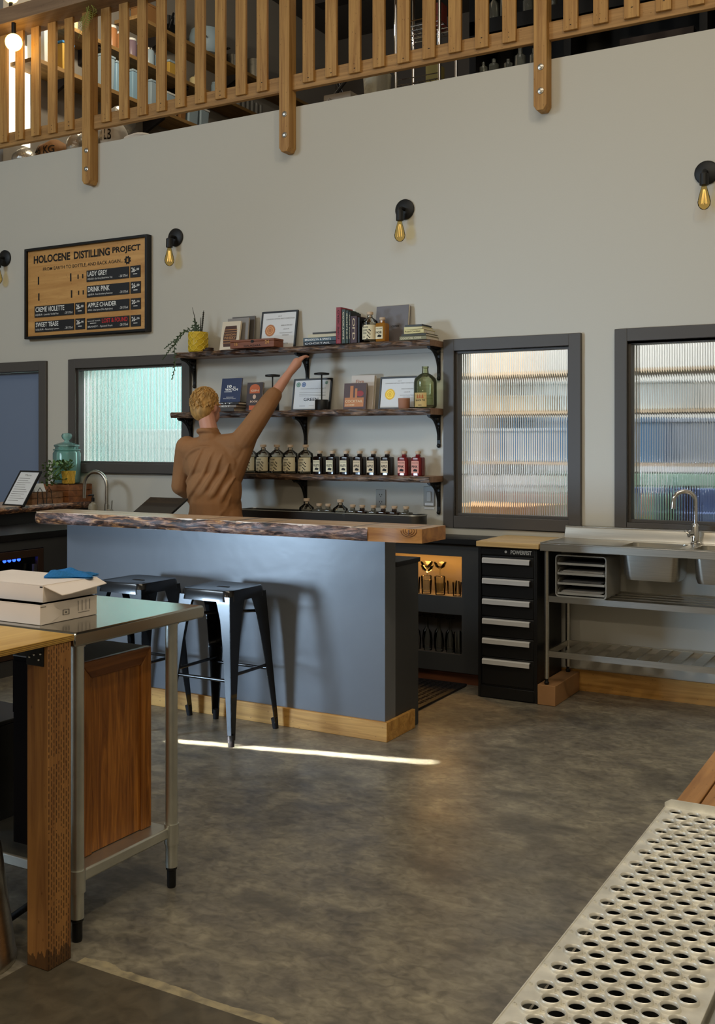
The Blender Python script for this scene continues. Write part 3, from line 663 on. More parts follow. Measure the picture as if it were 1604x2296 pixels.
for x0, x1, z0, z1, nm, sub, c, pr in PL:
    pl = mk('name_plate', B().box(x0, 6.162, z0, x1, 6.1675, z1), MP, t, world=True)
    px0 = x1+.014 if x1 > -6 else x1+.016
    px1 = px0+(.1 if x1 > -6 else .1)
    pp = mk('price_plate', B().box(px0, 6.162, z0, px1, 6.1675, z1), MP, t, world=True)
    b = B()
    if c == 'w': text(b, nm, x0+.012, z0+.042, x0+.012+.0228*len(nm), z1-.008, 6.1615, .015)
    if c == 'w': mk('lettering', b, M_white, pl, world=True)
    else:
        text(b, nm, x0+.16, z0+.045, x1-.015, z1-.008, 6.1615, .02); mk('lettering', b, M_red, pl, world=True)
        b = B(); text(b, 'special batch', x0+.01, z0+.058, x0+.14, z0+.072, 6.1615); b.box(x0+.035, 6.1614, z0+.045, x0+.1, 6.1616, z0+.05); mk('lettering', b, M_white, pl, world=True)
    b = B(); text(b, sub, x0+.012, z0+.01, x0+.27, z0+.028, 6.1615); text(b, '- 20/ 375ml', x1-.1, z0+.012, x1-.012, z0+.03, 6.1615); mk('fine_lettering', b, M_white, pl, world=True)
    b = B(); text(b, pr, px0+.012, z0+.04, px0+.06, z1-.012, 6.1615, .02); text(b, '00', px0+.064, z0+.052, px0+.09, z1-.02, 6.1615, .02); b.box(px0+.03, 6.1614, z0+.022, px0+.07, 6.1616, z0+.028); mk('lettering', b, M_white, pp, world=True)

def sconce(x, label):
    t = thing('wall_sconce', label, 'lamp', (x, W, 3.03), 0, None)
    p = B().lathe([(.068, 0), (.068, .012), (.06, .018)], 32); p.xf(Matrix.Rotation(R(90), 4, 'X')); mk('back_plate', p, M_iron, t)
    mk('arm', B().tube([(0, -.015, 0), (0, -.06, 0), (0, -.072, -.004), (0, -.078, -.02)], .012, 12), M_iron, t)
    mk('socket', B().lathe([(.014, -.015), (.024, -.022), (.025, -.085), (.02, -.088)], 20, (0, -.078, 0)), M_iron, t)
    bl = mk('bulb', B().lathe([(.013, -.085), (.016, -.1), (.03, -.15), (.036, -.18), (.033, -.2), (.02, -.218), (.006, -.224)], 22, (0, -.078, 0)), M_amberb, t)
    f = B()
    for k in range(6):
        a = PI*k/3; f.tube([(.005*math.cos(a), -.078+.006*math.sin(a), -.11), (.016*math.cos(a), -.078+.016*math.sin(a), -.19)], .0009, 5)
    mk('filament', f, mat('warm_filament', 'd9a53a', .4, es=1.4, ecol='ffe0a0'), bl)
    return t
sconce(-6.90, 'black wall lamp with a bare bulb beside the menu board, at the door side')
sconce(-5.081, 'black wall lamp with a bare bulb between the menu board and the shelves')
sconce(-3.153, 'black wall lamp with a bare bulb high above the bookshelves')
sconce(-1.225, 'black wall lamp with a bare bulb above the sink windows')
# outlet and switch
t = thing('wall_outlet', 'grey double socket plate on the wall under the bottom shelf', 'outlet', (-3.333, W, 1.12))
mk('plate', B().box(-.037, -.007, -.06, .037, 0, .06), mat('grey_plate', '8b867c', .4), t, bevel=.002)
b = B()
for z in (-.024, .024):
    for x in (-.009, .009): b.box(x-.002, -.0078, z-.003, x+.002, -.007, z+.007)
    b.box(-.003, -.0078, z-.014, .003, -.007, z-.009)
mk('slots', b, M_ink, t)
t = thing('light_switch', 'steel switch plate with a paper tag on the wall under the shelf end', 'switch', (-2.975, W, 1.14))
mk('plate', B().box(-.04, -.007, -.062, .04, 0, .068), mat('grey_plate', '8b867c', .4), t, bevel=.002); mk('rocker', B().box(-.016, -.012, -.03, .016, -.007, .034), mat('rocker_grey', 'a7a49c', .4), t, bevel=.002)
b = B().box(-.03, -.0085, -.056, .03, -.007, -.04); b.box(-.035, -.004, -.082, .035, 0, -.068); mk('paper_tag', b, M_paper, t)

# ================================================================ LIVE EDGE WALL SHELVES
def live_shelf(z0, z1, x0, x1, label, seed, depth=.2, brk=True):
    rnd = random.Random(seed); t = thing('live_edge_shelf', label, 'shelf', ((x0+x1)/2, W, z0))
    n = 70; ph = [rnd.uniform(0, 6) for _ in range(4)]
    def fy(x): return W-depth+.010*math.sin(x*5+ph[0])+.008*math.sin(x*11+ph[1])+.004*math.sin(x*29+ph[2])
    xs = [x0+(x1-x0)*i/n for i in range(n+1)]
    pb = B()
    f = [fy(x)+.006 for x in xs]
    for i in range(n):
        pb.hexa([(xs[i], f[i], z0), (xs[i+1], f[i+1], z0), (xs[i+1], W-.001, z0), (xs[i], W-.001, z0)], [(xs[i], f[i], z1), (xs[i+1], f[i+1], z1), (xs[i+1], W-.001, z1), (xs[i], W-.001, z1)])
    mk('plank', pb, M_shelfw, t, world=True)
    eb = B(); m = 6
    for i in range(n+1):
        for j in range(m+1):
            q = j/m; bulge = .009*math.sin(PI*q)+.004*math.sin(xs[i]*40+q*7+ph[3])+rnd.uniform(-.0018, .0018)
            eb.v.append((xs[i], fy(xs[i])+.006-bulge-.002, z0-.001+(z1-z0+.001)*q+rnd.uniform(-.0014, .0003)))
    for i in range(n):
        for j in range(m): a = i*(m+1)+j; eb.f.append((a, a+m+1, a+m+2, a+1))
    mk('bark_edge', eb, M_barkd, t, world=True)
    for bx in (x0+.03, (x0+x1)/2-.01, x1-.03):
        q = B(); q.box(bx-.011, W-.012, z0-.20, bx+.011, W-.001, z0); q.box(bx-.011, W-.16, z0-.012, bx+.011, W-.001, z0-.001)
        pts = [(bx, W-.012-.145*math.cos(a)**1.5 if False else W-.012-.14*(1-math.sin(a)), z0-.012-.15*(1-math.cos(a))) for a in [PI/2*k/10 for k in range(11)]]
        q.tube(pts, .009, 8)
        for k in (2, 4, 6, 8):
            c = pts[k]; e = [(bx, c[1]+.016*math.cos(u)+.018, c[2]+.016*math.sin(u)+.016) for u in [2*PI*j/10 for j in range(11)]]; q.tube(e, .005, 6, False)
        q.ball((bx, W-.03, z0-.03), .022, 12, 8); q.ball((bx, W-.01, z0-.2), .014, 10, 8)
        mk('scroll_bracket', q, M_iron, t, world=True)
    return t
SZ = (2.147, 1.713, 1.279)
live_shelf(2.108, 2.146, -4.93, -2.875, 'top live edge wall shelf carrying the yellow pot and the books', 3)
live_shelf(1.672, 1.712, -4.96, -2.875, 'middle live edge wall shelf carrying certificates and the glass jug', 5)
live_shelf(1.241, 1.278, -4.96, -2.875, 'bottom live edge wall shelf carrying the row of bottles', 8)

def framed(label, x0, x1, z, h, y, lean, frame=.011, cat='certificate'):
    wd = x1-x0
    t = thing('framed_certificate', label, cat, (x0, y, z), (-lean, 0, 0))
    mk('frame', frame_bm(0, wd, 0, h, frame, 0, .016), M_black, t, bevel=.001); mk('paper', B().box(frame, .004, frame, wd-frame, .012, h-frame), M_paper, t)
    return t, wd, h
def seal(t, x, z, r, m1, m2):
    b = B(); g = [(x+(r+(.002 if i % 2 else -.001))*math.cos(2*PI*i/44), z+(r+(.002 if i % 2 else -.001))*math.sin(2*PI*i/44)) for i in range(44)]
    b.prism(g, 'y', .0028, .004); s = mk('seal', b, m1, t)
    b = B()
    for rr in (r*.72, r*.4):
        o = [(x+rr*math.cos(2*PI*i/24), z+rr*math.sin(2*PI*i/24)) for i in range(24)]; i_ = [(x+rr*.84*math.cos(2*PI*i/24), z+rr*.84*math.sin(2*PI*i/24)) for i in range(24)]
        b.add([(p[0], .0026, p[1]) for p in o]+[(p[0], .0026, p[1]) for p in i_], [(k, (k+1) % 24, 24+(k+1) % 24, 24+k) for k in range(24)])
    mk('seal_rings', b, m2, s)
def certlines(t, wd, h, title, spec):
    b = B()
    text(b, title, wd*.14, h*.78, wd*.92, h*.815, .0035); text(b, '2019', wd*.46, h*.85, wd*.56, h*.88, .0035)
    for x0, x1, z, s in spec: text(b, s, wd*x0, h*z, wd*x1, h*(z+.035), .0035)
    for r_ in ((.04, .96, .04, .045), (.04, .96, .955, .96)): b.box(wd*r_[0], .0034, h*r_[2], wd*r_[1], .0036, h*r_[3])
    for xx in (.04, .955): b.box(wd*xx, .0034, h*.04, wd*(xx+.005), .0036, h*.96)
    mk('print', b, M_grey_ink, t)
SP = [(.56, .88, .6, 'AMERICAN SPIRITS BEST'), (.64, .8, .5, 'LIQUEUR'), (.54, .9, .4, 'HOLOCENE DISTILLING PROJECT'), (.62, .8, .345, 'CANADA'), (.6, .8, .12, 'SPIRITS')]
COPP = mat('copper_seal', 'a5683f', .4, .4); COPL = mat('copper_light', 'd39a63', .4, .4); GOLDS = mat('gold_seal', 'c79a1e', .4, .3); GOLDL = mat('gold_light', 'e9cb55', .4, .3)
t, wd, h = framed('black framed certificate with a copper seal behind the wooden box', -4.277, -3.975, 2.147, .275, 6.125, .16); certlines(t, wd, h, 'CANADIAN ARTISAN SPIRIT COMPETITION', SP); seal(t, wd*.27, h*.5, .042, COPP, COPL)
t, wd, h = framed('black framed certificate with a gold seal beside the glass jug', -3.315, -3.03, 1.713, .218, 6.12, .17); certlines(t, wd, h, 'CANADIAN ARTISAN SPIRIT COMPETITION', SP); seal(t, wd*.28, h*.46, .036, GOLDS, GOLDL)
t, wd, h = framed('black framed certificate reading GREEN', -4.0, -3.69, 1.713, .225, 6.12, .17)
b = B(); text(b, 'GREEN', wd*.3, h*.3, wd*.68, h*.4, .0035, .015); mk('headline', b, mat('slate_ink', '2b3440', .6), t)
b = B(); text(b, 'HOLOCENE DISTILLING PROJECT', wd*.2, h*.66, wd*.85, h*.7, .0035)
for z in (.56, .5, .46): b.box(wd*.17, .0034, h*z, wd*.86, .0036, h*(z+.008))
b.box(wd*.2, .0034, h*.14, wd*.35, .0036, h*.15); b.box(wd*.45, .0034, h*.15, wd*.58, .0036, h*.157); b.box(wd*.72, .0034, h*.14, wd*.86, .0036, h*.15); mk('print', b, M_grey_ink, t)
seal(t, wd*.13, h*.82, .016, mat('green_mark', '2f7a5f', .5), M_paper); seal(t, wd*.27, h*.82, .016, mat('blue_mark', '2a5f9e', .5), M_paper)
seal(t, wd*.86, h*.86, .01, mat('green_mark', '2f7a5f', .5), M_paper)

def book_flat(label, x0, x1, y, z, th, col, title=None, tcol=M_white, D=.15, group=None, pcol=None, spine=True):
    L_ = x1-x0; t = thing('book', label, 'book', (x0, y, z), 0, group)
    c = mat('cover_'+col, col, .5)
    b = B(); b.box(0, 0, 0, L_, D, .003); b.box(0, 0, th-.003, L_, D, th)
    if spine: b.box(0, 0, 0, L_, .003, th)
    mk('cover', b, c, t, bevel=.001)
    mk('pages', B().box(.003, .004, .003, L_-.003, D-.004, th-.003), pcol or M_paperw, t)
    if title:
        q = B(); text(q, title, L_*.05, th*.25, L_*.82, th*.75, -.0006, .01); mk('spine_lettering', q, tcol, t)
    return t
def book_up(label, x, y, z, th, H_, col, D=.15, title=None, tcol=M_white, lean=0):
    t = thing('book', label, 'book', (x, y, z), (0, lean, 0)); c = mat('cover_'+col, col, .45)
    b = B(); b.box(0, 0, 0, .003, D, H_); b.box(th-.003, 0, 0, th, D, H_); b.box(0, 0, 0, th, .003, H_); mk('cover', b, c, t, bevel=.001)
    mk('pages', B().box(.003, .004, .003, th-.003, D-.004, H_-.004), M_paperw, t)
    if title:
        q = B(); text(q, title, 0, 0, 1, 1, -.0006, .01); q.v = [(th*.25+th*.5*(1-zz) if False else th*.3+(1-zz)*th*.4, yy, H_*.92-xx*H_*.8) for xx, yy, zz in q.v]; mk('spine_lettering', q, tcol, t)
    return t
def book_face(label, x0, x1, y, z, H_, th, col, lean=.18, name='book', cat='book'):
    L_ = x1-x0; t = thing(name, label, cat, (x0, y, z), (-lean, 0, 0)); c = mat('cover_'+col, col, .45)
    b = B(); b.box(0, 0, 0, L_, .002, H_); b.box(0, th-.002, 0, L_, th, H_); b.box(0, 0, 0, .002, th, H_); mk('cover', b, c, t, bevel=.001)
    mk('pages', B().box(.002, .002, .003, L_-.004, th-.002, H_-.003), M_paperw, t)
    return t, L_, H_
# --- top shelf
Z = SZ[0]
t = thing('potted_vine', 'yellow patterned pot with a trailing zigzag plant at the end of the top shelf', 'plant', (-4.77, 6.07, Z))
mk('pot', B().lathe([(.066, 0), (.07, .005), (.07, .145), (.064, .145), (.06, .06)], 28), M_yel, t)
q = B()
for k in range(9):
    a = 2*PI*k/9
    for s_ in (-1, 1):
        q.tube([(.0715*math.cos(a+s_*.35*math.sin(u*PI*3)), .0715*math.sin(a+s_*.35*math.sin(u*PI*3)), .008+.13*u) for u in [i/18 for i in range(19)]], .0022, 5)
mk('raised_pattern', q, mat('yellow_relief', 'e6cc52', .3), t)
def zig(b, pts, wd):
    pts = [Vector(p) for p in pts]; fine = []
    for i in range(len(pts)-1):
        for k in range(5): fine.append(pts[i].lerp(pts[i+1], k/5))
    fine.append(pts[-1]); b.tube(fine, .0025, 5)
    for i in range(1, len(fine)-1):
        t_ = (fine[i+1]-fine[i-1]).normalized(); n_ = Vector((t_.z, 0, -t_.x)); s_ = 1 if i % 2 else -1
        w_ = wd*min(1, 2.2*min(i, len(fine)-1-i)/len(fine)+.15); c = fine[i]
        b.add([c-t_*.008, c+n_*s_*w_+t_*.010+Vector((0, -.004, 0)), c+t_*.009], [(0, 1, 2)]); b.add([c-t_*.008+Vector((0, .003, 0)), c+n_*s_*w_*.6+t_*.014+Vector((0, .006, 0)), c+t_*.009], [(0, 1, 2)])
lf = B()
zig(lf, [(-.02, -.01, .12), (-.06, -.03, .17), (-.11, -.07, .13), (-.15, -.09, .05), (-.14, -.09, -.05), (-.15, -.09, -.14), (-.17, -.09, -.2)], .028)
zig(lf, [(-.02, -.02, .13), (-.08, -.05, .16), (-.14, -.07, .10), (-.2, -.08, .06), (-.25, -.08, .03)], .016)
zig(lf, [(-.02, -.02, .13), (-.07, -.06, .15), (-.13, -.08, .08), (-.17, -.1, .03), (-.21, -.1, -.01), (-.25, -.1, -.05)], .016)
for dx, hh in ((-.03, .25), (-.015, .22), (.0, .2), (-.045, .2)): zig(lf, [(dx*.4, .0, .11), (dx*.8, 0, .11+(hh-.11)*.5), (dx*1.3, .0, hh)], .032)
mk('leaves', lf, M_leaf, t)
st = B(); st.tube([(-.01, 0, .12), (-.03, 0, .25), (-.055, 0, .33)], [.004, .003, .001], 6); st.tube([(.03, 0, .12), (.04, 0, .22), (.05, .0, .3)], [.005, .004, .002], 6); st.tube([(.02, 0, .12), (.025, 0, .25)], [.006, .002], 6)
for i in range(12): st.ball((.031+.019*i/12, 0, .14+.013*i), .007, 6, 5)
mk('dry_stems', st, M_stem, t)
one('wood_coaster', B().lathe([(.038, 0), (.04, .004), (.04, .011), (.036, .013)], 24), mat('dark_walnut', '34231a', .5), 'dark round wooden coaster, bottom of a pair by the yellow pot', 'coaster', (-4.655, 6.04, Z))
one('wood_coaster', B().lathe([(.03, 0), (.032, .004), (.032, .01), (.028, .012)], 24), mat('dark_walnut', '34231a', .5), 'dark round wooden coaster, top of a pair by the yellow pot', 'coaster', (-4.65, 6.045, Z+.0132))
book_face('tall grey book at the back of the upright group by the wooden box', -4.53, -4.33, 6.135, Z, .25, .012, '5d5853', .1)
book_face('grey magazine with pale top print behind the barrel cover book', -4.535, -4.35, 6.085, Z, .235, .014, '8b8681', .12)
t, L_, H_ = book_face('cream book with a barrel on its cover, spelling CANADIAN WHISKY', -4.55, -4.39, 6.03, Z, .212, .016, 'dccfb8', .2)
b = B(); g = []
for i in range(9): u = i/8; g.append((L_*.14+.012*math.cos(PI*(u-.5))*0+L_*.06*(1-math.sin(PI*u)), H_*(.12+.72*u)))
g2 = [(L_-x, z_) for x, z_ in reversed(g)]
b.prism(g+g2, 'y', -.0008, 0); mk('cover_barrel', b, mat('barrel_brown', '4a2a18', .5), t)
b = B()
for z_ in (.24, .33, .62, .7): b.box(L_*.14, -.0012, H_*z_, L_*.86, -.0008, H_*(z_+.02))
text(b, 'CANADIAN', L_*.18, H_*.50, L_*.82, H_*.575, -.0012, .015); text(b, 'WHISKY', L_*.18, H_*.38, L_*.82, H_*.47, -.0012, .015); mk('cover_lettering', b, mat('barrel_orange', 'b98450', .5), t)
t = thing('wooden_box', 'flat reddish wooden box lying in front of the copper seal certificate', 'box', (-4.40, 5.955, Z+.001), .0)
mk('box_body', B().box(0, 0, 0, .37, .115, .042), mat('cedar_box', '7e4524', .45, vary=(6, .15, (1, 6, 30))), t, bevel=.002)
mk('box_lid', B().box(-.001, -.001, .043, .371, .116, .058), mat('cedar_box', '7e4524', .45, vary=(6, .15, (1, 6, 30))), t, bevel=.002)
b = B(); text(b, 'DALAZARA', .12, .008, .26, .02, -.0015, .01); b.prism([(.19+.014*math.cos(2*PI*i/16), .043+.01*math.sin(2*PI*i/16)) for i in range(16)], 'y', -.0018, -.0012); mk('stamp', b, M_ink, t)
b = B(); text(b, '16', .04, .018, .065, .04, -.0015, .03); text(b, '24', .295, .022, .33, .046, -.0015, .03); mk('gilt_lettering', b, mat('gilt', 'c58a3e', .5), t)
GB = 'books stacked at the middle of the top shelf'
z = Z
book_flat('black book with white spine print, bottom of the stack reading SPIRITS', -3.82, -3.56, 5.995, z, .023, '1e2328', 'COCKTAIL', M_paper); z += .0232
book_flat('blue grey book with spine reading BROOKLYN SPIRITS', -3.82, -3.555, 5.995, z, .027, '3f5560', 'BROOKLYN & SPIRITS', M_white); z += .0272
book_flat('cream book on top of the BROOKLYN spine', -3.785, -3.56, 6.0, z, .022, 'c9bfa2', None); z += .0222
t = book_flat('thin dark notebook on top of the stack by the red book', -3.755, -3.57, 6.01, z, .013, '3a3834', None, D=.12)
book_up('tall red upright book', -3.556, 5.985, Z, .036, .24, '8e1f2b', .16, 'CLASSIC SPIRITS', M_ink)
book_up('dark green book with pale spine print next to the red one', -3.517, 5.99, Z, .028, .225, '39453c', .15, 'COCKTAILS', M_cream)
book_up('dark green book behind the black spine', -3.486, 5.99, Z, .02, .215, '24352a', .15, 'SPIRITS', M_cream)
book_up('narrow black book standing between green and maroon books', -3.463, 5.99, Z, .014, .205, '17171a', .14, 'WINE BOOK', M_cream)
book_up('thick maroon book with small gilt print beside the bottles', -3.446, 5.985, Z, .048, .175, '3a1216', .15, 'OLD', M_tan)
book_up('black slim book beside the maroon one', -3.397, 5.99, Z, .016, .165, '0f0c0d', .14)
t, L_, H_ = book_face('large grey book reading CODEX standing at the back', -3.345, -3.105, 6.13, Z, .252, .03, '6b6668', .12)
b = B(); text(b, 'CODEX', L_*.5, H_*.42, L_*.74, H_*.47, -.0008, .03); mk('cover_lettering', b, M_ink, t)
z = Z
book_flat('wide flat book, bottom of the stack at the bracket end', -3.09, -2.9, 5.995, z, .024, '7f7b58', 'COCKTAIL CODE', M_cream, .19); z += .0242
book_flat('thin dark and cream book, second in the stack at the bracket end', -3.08, -2.905, 6.0, z, .016, '3e3a2a', None, D=.18); z += .0162
book_flat('pale yellow book with dark spine print near the top of the end stack', -3.06, -2.92, 6.0, z, .026, 'd6c98c', 'Royal Cocktail', M_ink, .17); z += .0262
book_flat('plain pale yellow book above the printed yellow spine', -3.06, -2.93, 6.0, z, .017, 'd9cf9a', None, D=.16); z += .0172
book_flat('dark grey notebook at the top of the end stack', -3.055, -2.935, 6.005, z, .014, '3a3d3c', None, D=.15, pcol=M_char)

# --- bottles
def tall_bottle(label, loc, group=None, sc=1):
    t = thing('clear_bottle', label, 'bottle', loc, 0, group)
    mk('bottle_glass', B().lathe([(.045, 0), (.052, .006), (.053, .12), (.05, .14), (.03, .155), (.017, .165), (.016, .178), (.012, .178), (.012, .165), (.045, .13), (.048, .012), (.04, .01)], 24, cap=False), M_glass, t)
    mk('spirit', B().lathe([(.044, .013), (.0465, .02), (.0465, .115), (.04, .116)], 20), thin('pale_spirit', 'f0ecd8') if 'pale_spirit' not in MC else MC['pale_spirit'], t)
    lb = B(); n = 14
    for i in range(n+1):
        a = R(-150+110*i/n+20); lb.v += [(.0538*math.cos(a), .0538*math.sin(a), .018), (.0538*math.cos(a), .0538*math.sin(a), .112)]
    lb.f = [(2*i, 2*i+2, 2*i+3, 2*i+1) for i in range(n)]
    l = mk('label', lb, M_cream, t)
    q = B()
    for s, z0, z1, u0, u1 in (('HOLOCENE', .092, .102, -.03, .015), ('COFFEE', .07, .082, -.028, .01), ('VODKA', .052, .064, -.026, .005), ('375', .028, .036, -.024, -.008)): text(q, s, u0, z0, u1, z1, 0, .02)
    for i in range(9):
        u = .008+.024*((i*37 % 10)/10); z_ = .022+.009*i*.8; q.prism([(u+.005*math.cos(a), z_+.004*math.sin(a)) for a in [PI*k/3 for k in range(6)]], 'y', 0, .0001)
    q.prism([(-.03+.011*math.cos(2*PI*k/16), .112+.011*math.sin(2*PI*k/16)) for k in range(16)], 'y', 0, .0001)
    q.v = [(.0543*math.sin(x/.0543), -.0543*math.cos(x/.0543)-y_*.1, z_) for x, y_, z_ in q.v]
    mk('label_print', q, M_ink, l)
    mk('stopper', B().lathe([(.0115, .166), (.0115, .181), (.021, .182), (.022, .197), (.019, .2)], 18), M_cork, t)
    return t
def small_bottle(label, loc, body, lab, group=None, words=('HOLOCENE', 'NOIR'), clearm=False):
    t = thing('square_bottle', label, 'bottle', loc, 0, group)
    mk('bottle_glass', B().lathe([(.032, 0), (.036, .004), (.0365, .112), (.034, .119), (.014, .125), (.013, .138)], 32, sq=6), body, t, angle=.5)
    mk('stopper', B().lathe([(.0125, .136), (.0125, .142), (.019, .143), (.02, .156), (.017, .159)], 18), M_cork, t)
    l = mk('label', B().box(-.03, -.0372, .018, .022, -.0364, .096), lab, t)
    q = B(); text(q, words[0], -.026, .08, .018, .088, -.0376); text(q, words[1], -.027, .052, .016, .068, -.0376, .03)
    q.prism([(-.018, .03), (.01, .028), (.014, .04), (-.004, .046), (-.014, .042)], 'y', -.0376, -.0373)
    mk('label_print', q, M_ink, l)
    return t
M_clearb = mat('clear_body', 'e8ead8', .03, trans=.9, ior=1.4)
tall_bottle('clear bottle with a dotted cream label in front of the grey CODEX book', (-3.325, 6.03, Z))
small_bottle('amber bottle with a cream label in front of the CODEX book', (-3.233, 6.03, Z), mat('amber_spirit', 'c98a35', .08, trans=.5, ior=1.36), M_cream)
names = ['sixth and outermost clear bottle from the dark bottles, behind the person', 'fifth clear bottle from the dark bottles, by the person', 'fourth clear bottle from the dark bottles', 'third clear bottle from the dark bottles', 'second clear bottle from the dark bottles', 'clear bottle standing directly beside the dark bottles']
for x, lb in zip((-4.43, -4.32, -4.205, -4.09, -3.98, -3.855), names):
    tall_bottle(lb, (x, 6.08, SZ[2]), 'clear bottles on the bottom shelf')
nd = ['dark bottle directly beside the clear bottles', 'second dark bottle from the clear bottles', 'third dark bottle from the clear bottles', 'third dark bottle from the red bottles', 'second dark bottle from the red bottles', 'dark bottle directly beside the red bottles']
for i, (x, lb) in enumerate(zip((-3.742, -3.64, -3.533, -3.43, -3.326, -3.223), nd)):
    small_bottle(lb, (x, 6.08, SZ[2]), M_darkliq, M_cream if i < 3 else M_tan, 'dark bottles on the bottom shelf', ('HOLOCENE', 'VIOLETTE' if i < 3 else 'APPLE'))
small_bottle('red bottle with a pink label next to the dark bottles', (-3.098, 6.08, SZ[2]), M_redliq, M_pinkl, 'red bottles on the bottom shelf', ('HOLOCENE', 'PINK'))
small_bottle('red bottle with a pink label at the very end of the bottom shelf', (-2.999, 6.08, SZ[2]), M_redliq, M_pinkl, 'red bottles on the bottom shelf', ('HOLOCENE', 'PINK'))

# --- middle shelf
Z = SZ[1]
z = Z
book_flat('dark book at the bottom of the pile under the blue plaque', -4.68, -4.40, 6.0, z, .026, '4a4440', None, D=.16); z += .0262
book_flat('thin grey book in the middle of the pile under the blue plaque', -4.66, -4.38, 6.0, z, .02, '857a70', 'PRETTIEST', M_white, .16); z += .0202
book_flat('thin black book at the top of the pile under the blue plaque', -4.65, -4.36, 6.0, z, .018, '26211f', 'SPIRIT', M_paper, .16); z += .0182
t, L_, H_ = book_face('deep blue plaque reading 10 to WATCH', -4.56, -4.385, 6.05, z+.0005, .175, .012, '1c2a52', .17, 'award_plaque', 'plaque')
b = B(); text(b, '10', L_*.3, H_*.60, L_*.52, H_*.72, -.0008, .04); text(b, 'to', L_*.58, H_*.60, L_*.72, H_*.66, -.0008, .02); text(b, 'WATCH', L_*.2, H_*.48, L_*.84, H_*.58, -.0008, .04)
text(b, 'Holocene', L_*.3, H_*.2, L_*.66, H_*.235, -.0008); text(b, 'Distilling Project', L_*.16, H_*.13, L_*.78, H_*.175, -.0008); b.box(L_*.17, -.001, H_*.43, L_*.55, -.0006, H_*.45); mk('lettering', b, M_white, t)
t, L_, H_ = book_face('dark book with an orange dome shape on its cover', -4.35, -4.215, 6.07, Z, .205, .016, '3b2a26', .12)
b = B(); b.prism([(L_*.5+L_*.32*math.cos(PI*k/14), H_*.78+H_*.16*math.sin(PI*k/14)) for k in range(15)]+[(L_*.18, H_*.62), (L_*.82, H_*.62)], 'y', -.0008, 0); b.box(L_*.2, -.0008, H_*.04, L_*.8, 0, H_*.2); mk('cover_shape', b, mat('cover_orange', 'c4602c', .5), t)
b = B(); text(b, 'GIN', L_*.25, H_*.68, L_*.75, H_*.75, -.001, .03); text(b, 'BOOK', L_*.25, H_*.3, L_*.75, H_*.37, -.001, .03); b.prism([(L_*.5+.014*math.cos(PI*k/6), H_*.5+.016*math.sin(PI*k/6)) for k in range(12)], 'y', -.001, -.0005); mk('cover_lettering', b, mat('cover_pale', 'd9b9a0', .5), t)
def tlamp(x, label):
    t = thing('table_lamp', label, 'lamp', (x, 6.07, Z))
    mk('base', B().lathe([(.045, 0), (.046, .003), (.046, .066), (.043, .07)], 28), M_iron, t); mk('stem', B().tube([(0, 0, .07), (0, 0, .245)], .005), M_iron, t)
    mk('shade', B().lathe([(.05, .238), (.052, .24), (.052, .25), (.02, .254)], 28), M_iron, t)
tlamp(-4.12, 'black mushroom topped lamp beside the orange dome book'); tlamp(-3.72, 'black mushroom topped lamp in front of the GREEN certificate')
t, L_, H_ = book_face('tall pale book reading Five, standing behind the photo cover book', -3.52, -3.345, 6.10, Z, .232, .03, 'c9bfb4', .14)
b = B(); text(b, 'Five', L_*.2, H_*.78, L_*.55, H_*.87, -.0008, .02); mk('cover_lettering', b, M_terra, t)
t, L_, H_ = book_face('book with a warm bottle photo on its cover, reading COCKTAIL', -3.54, -3.37, 6.05, Z, .175, .016, '4a2d26', .1)
b = B(); b.prism([(L_*.05, H_*.1), (L_*.9, H_*.1), (L_*.9, H_*.45), (L_*.05, H_*.45)], 'y', -.0007, 0); b.box(L_*.28, -.0007, H_*.45, L_*.42, 0, H_*.9); b.box(L_*.5, -.0007, H_*.45, L_*.6, 0, H_*.8); mk('cover_photo', b, mat('photo_orange', 'c07a45', .5), t)
b = B(); b.ball((L_*.72, 0, H_*.6), .02, 12, 8, (1.4, .05, 1)); mk('cover_photo', b, mat('photo_red', '9a3030', .5), t)
b = B(); text(b, 'COCKTAIL', L_*.08, H_*.26, L_*.86, H_*.36, -.0012, .02); text(b, 'HOME', L_*.08, H_*.14, L_*.5, H_*.2, -.0012, .02); mk('cover_lettering', b, mat('photo_cream', 'e0c9a0', .5), t)
one('clay_cup', B().lathe([(.032, 0), (.037, .006), (.039, .066), (.036, .066), (.034, .01)], 24, cap=False), M_terra, 'small terracotta cup in front of the gold seal certificate', 'cup', (-3.085, 6.05, Z))
t = thing('glass_jug', 'big greenish glass jug with a tan label at the end of the middle shelf', 'jug', (-2.95, 6.085, Z))
mk('jug_glass', B().lathe([(.06, 0), (.072, .008), (.074, .02), (.074, .165), (.068, .19), (.045, .212), (.022, .225), (.019, .255), (.022, .258), (.022, .268), (.017, .268), (.016, .226), (.042, .205), (.064, .186), (.07, .163), (.07, .02), (.05, .008)], 30, cap=False), M_gglass, t)
q = B()
for k in range(5): q.tube([(.0745*math.cos(a), .0745*math.sin(a), .06+.02*k) for a in [R(-150+12*j) for j in range(11)]], .0016, 5)
mk('embossed_rings', q, M_gglass, t)
lb = B(); n = 14
for i in range(n+1):
    a = R(-128+70*i/n); lb.v += [(.0752*math.cos(a), .0752*math.sin(a), .008), (.0752*math.cos(a), .0752*math.sin(a), .098)]
lb.f = [(2*i, 2*i+2, 2*i+3, 2*i+1) for i in range(n)]
l = mk('label', lb, mat('jug_label', 'c8a868', .6), t)
q = B(); text(q, 'BLACK TIE', -.034, .044, .034, .056, 0, .02); text(q, '2022', -.012, .014, .012, .022, 0, .02)
q.v = [(.0757*math.sin(x/.0757-.03), -.0757*math.cos(x/.0757-.03), z_) for x, y_, z_ in q.v]; mk('label_print', q, M_ink, l)
q = B()
